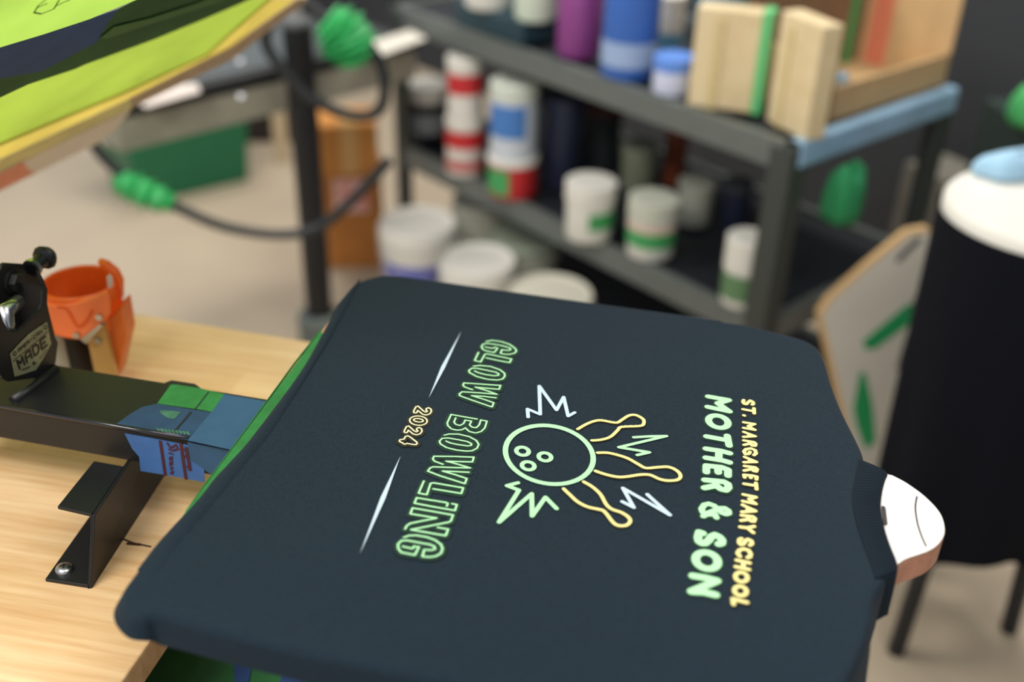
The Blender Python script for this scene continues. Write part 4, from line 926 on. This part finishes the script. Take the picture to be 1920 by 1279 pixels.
mb = MB(); mb.prism(bp(poly2, 0.001), -bn * 0.0008); mb.build('white_face', mat('offwhite_board', (206, 200, 188), 0.5, var=0.03, vscale=8), sp)
g2 = mat('emerald_tape', (34, 148, 88), 0.5)
mb = MB(); mb.prism(bp([(1618, 640), (1700, 572), (1722, 566), (1716, 600), (1640, 655), (1622, 655)], 0.002), -bn * 0.0008); mb.prism(bp([(1612, 700), (1622, 698), (1636, 760), (1642, 830), (1622, 842), (1606, 800), (1600, 765)], 0.002), -bn * 0.0008); mb.build('green_tape_strip', g2, sp)
mb = MB(); ribbon(mb, bp([(1685, 486), (1705, 465), (1722, 450)], 0.002), 0.012, bn); mb.build('ink_smear', mat('dark_ink_smear', (82, 82, 84), 0.7), sp); mb = MB(); ribbon(mb, bp([(1720, 560), (1708, 620), (1690, 680)], 0.002), 0.014, bn); ribbon(mb, bp([(1712, 640), (1684, 690)], 0.002), 0.008, bn)
mb.build('dark_smear', mat('dark_ink_smear', (82, 82, 84), 0.7), sp)
# the foot of the leaning board reaches the floor
ft_ = bp([(1660, 1045)])[0]; mb = MB(); dwn = (Vector((0, 0, -1)) - bn * (-bn.z)).normalized()
mb.obox(ft_ - Vector((0.03, 0, 0)), Vector((0.06, 0, 0)), -bn * 0.02, dwn * (ft_.z / -dwn.z - 0.004)); mb.build('support_leg', mat('leg_wood', (120, 100, 78), 0.7), sp)

ZD = 0.86
dcn = at(1985, 385, ZD)
st = thing('draped_stand', Vector((dcn.x, dcn.y, 0)), 'white-topped stand hung with black cloth at the right edge', 'stand')
rx = 0.165
mb = MB(); K = 48
mb.lathe([(0, ZD), (rx * 0.96, ZD), (rx, ZD - 0.008), (rx, ZD - 0.035), (0, ZD - 0.035)], Vector((dcn.x, dcn.y, 0)), K); mb.build('white_top', white_lid, st, smooth=True, auto=40)
mb = MB(); rows = []
for zi in range(10):
    z = ZD - 0.02 - zi / 9 * 0.60
    for j in range(K):
        a = 2 * math.pi * j / K; r = rx + 0.006 + (-0.02 * (zi / 9)) + 0.010 * (zi / 9) * math.sin(a * 7 + 1) 
        mb.v.append(Vector((dcn.x + r * math.cos(a), dcn.y + r * math.sin(a), z + (0.03 * math.sin(a * 3) * (zi / 9)))))
for zi in range(9):
    for j in range(K): mb.f.append((zi * K + j, zi * K + (j + 1) % K, (zi + 1) * K + (j + 1) % K, (zi + 1) * K + j))
mb.build('black_cloth', mat('black_drape', (12, 14, 22), 0.95, 0, 0.15), st, smooth=True)
for a in (math.radians(225), math.radians(345), math.radians(105)):
    p = Vector((dcn.x + 0.09 * math.cos(a), dcn.y + 0.09 * math.sin(a), 0)); MB().tube([p + Vector((0.05 * math.cos(a), 0.05 * math.sin(a), 0.0)), p + Vector((0, 0, ZD - 0.04))], 0.016, 12).build('leg', mat('dark_leg', (38, 42, 48), 0.5), st, smooth=True)
def pillow(name, label, cat, c, sx, sy, h, M, rz=0, wr=0.25):
    mb = MB(); K2 = 28; prof = [(0.0, 0), (0.9, 0), (1, 0.2), (0.96, 0.6), (0.8, 0.9), (0.5, 1.0), (0, 1.0)]
    for u, z in prof:
        for j in range(K2):
            a = 2 * math.pi * j / K2; w_ = 1 + wr * 0.4 * math.sin(3 * a + 1) * u + wr * 0.2 * math.sin(5 * a)
            x, y = u * sx * w_ * math.cos(a), u * sy * w_ * math.sin(a)
            mb.v.append(Vector(c) + Vector((x * math.cos(rz) - y * math.sin(rz), x * math.sin(rz) + y * math.cos(rz), z * h * (1 + (wr * 0.5 * math.sin(2 * a + 0.5) if z > 0.3 else 0)))))
    for i in range(len(prof) - 1):
        for j in range(K2): mb.f.append((i * K2 + j, i * K2 + (j + 1) % K2, (i + 1) * K2 + (j + 1) % K2, (i + 1) * K2 + j))
    return tag(mb.build(name, M, smooth=True), label, cat)
pillow('cleaning_cloth', 'pale blue crumpled cloth lying on the white stand top', 'cloth', at(1900, 325, ZD + 0.001) , 0.075, 0.035, 0.035, mat('pale_blue_cloth', (158, 196, 222), 0.9), 0.3)
# dark cart behind the stand with green bag
g0 = at(1905, 250, 0.75)
ctd = crate('storage_cabinet', 'dark green-black cabinet behind the draped stand', 'cabinet', (g0.x + 0.27, g0.y + 0.22), 0.36, 0.3, 0.72, 0.2, mat('dark_green_cabinet', (34, 52, 48), 0.6), taper=1)
pillow('cloth_bundle', 'bright green cloth bundle on the dark cabinet at right edge', 'cloth', (g0.x + 0.14, g0.y + 0.13, 0.7215), 0.1, 0.08, 0.10, mat('bright_green_cloth', (74, 176, 100), 0.8), 0.1)
# clutter under the right end of the rack
g1_ = at(1640, 470, 0.0)
p_ = at(1585, 300, 0.72); 
pillow('green_rag', 'dark green rag hanging on the right end of the rack', 'cloth', RF + aD * 0.13 - aL * 0.045 + Vector((0, 0, 0.645)), 0.04, 0.035, 0.105, mat('emerald_rag', (36, 134, 82), 0.8), 0.2)
crate('grey_carton', 'grey carton standing on the floor between rack and leaning platen', 'carton', (at(1640, 560, 0).x + 0.12, at(1640, 560, 0).y), 0.16, 0.16, 0.42, 0.5, mat('grey_carton_board', (120, 116, 106), 0.8, var=0.1, vscale=9), taper=1)

# ------------------------------------------------------------------ green taped board beneath the shirt
ZG = 0.775
gb = [at(*p, ZG) for p in ((292, 1218), (225, 1330), (700, 1420), (900, 1330), (520, 1190), (330, 1180))]
gt_ = thing('painted_platen', mean(gb) - Vector((0, 0, 0.8)), 'green painted platen with blue tape strips below the black shirt', 'platen')
mb = MB(); mb.prism(gb, (0, 0, -0.02)); mb.build('board', mat('green_paint', (40, 104, 56), 0.7, var=0.15, vscale=25), gt_, bevel=0.002)
for pts in ([(438, 1240), (474, 1240), (462, 1300), (440, 1300)], [(530, 1262), (570, 1262), (560, 1320), (515, 1310)]):
    mb = MB(); mb.prism([at(*p, ZG + 0.0012) for p in pts], (0, 0, -0.001)); mb.build('blue_tape_strip', mat('deep_blue_tape', (40, 74, 128), 0.6), gt_)
mg = mean(gb); mb = MB(); mb.tube([Vector((mg.x, mg.y, 0)), Vector((mg.x, mg.y, ZG - 0.02))], 0.03, 14); mb.lathe([(0, 0.0), (0.16, 0.0), (0.16, 0.015), (0.03, 0.03)], Vector((mg.x, mg.y, 0)), 24); mb.build('pedestal', steel_matt, gt_, smooth=True, auto=40)

for o in SC.objects:
    if o.parent is None and 'label' in o:
        L_ = o['label']; nm = o.name.split('.')[0]
        if nm == 'pail': o['group'] = 'pails at the foot of the rack'
        elif nm.startswith('ink_') and o.location.z > 0.7: o['group'] = 'ink containers on the top shelf'
        elif nm.startswith('ink_'): o['group'] = 'ink containers on the middle shelf'
        elif nm == 'power_cable': o['group'] = 'black cables with green tape'
        elif nm == 'cardboard_carton': o['group'] = 'cartons stacked beside the post'
        elif nm == 'wooden_block': o['group'] = 'pale wooden blocks on the top shelf'
for o in SC.objects:
    if '_w' in o: del o['_w']
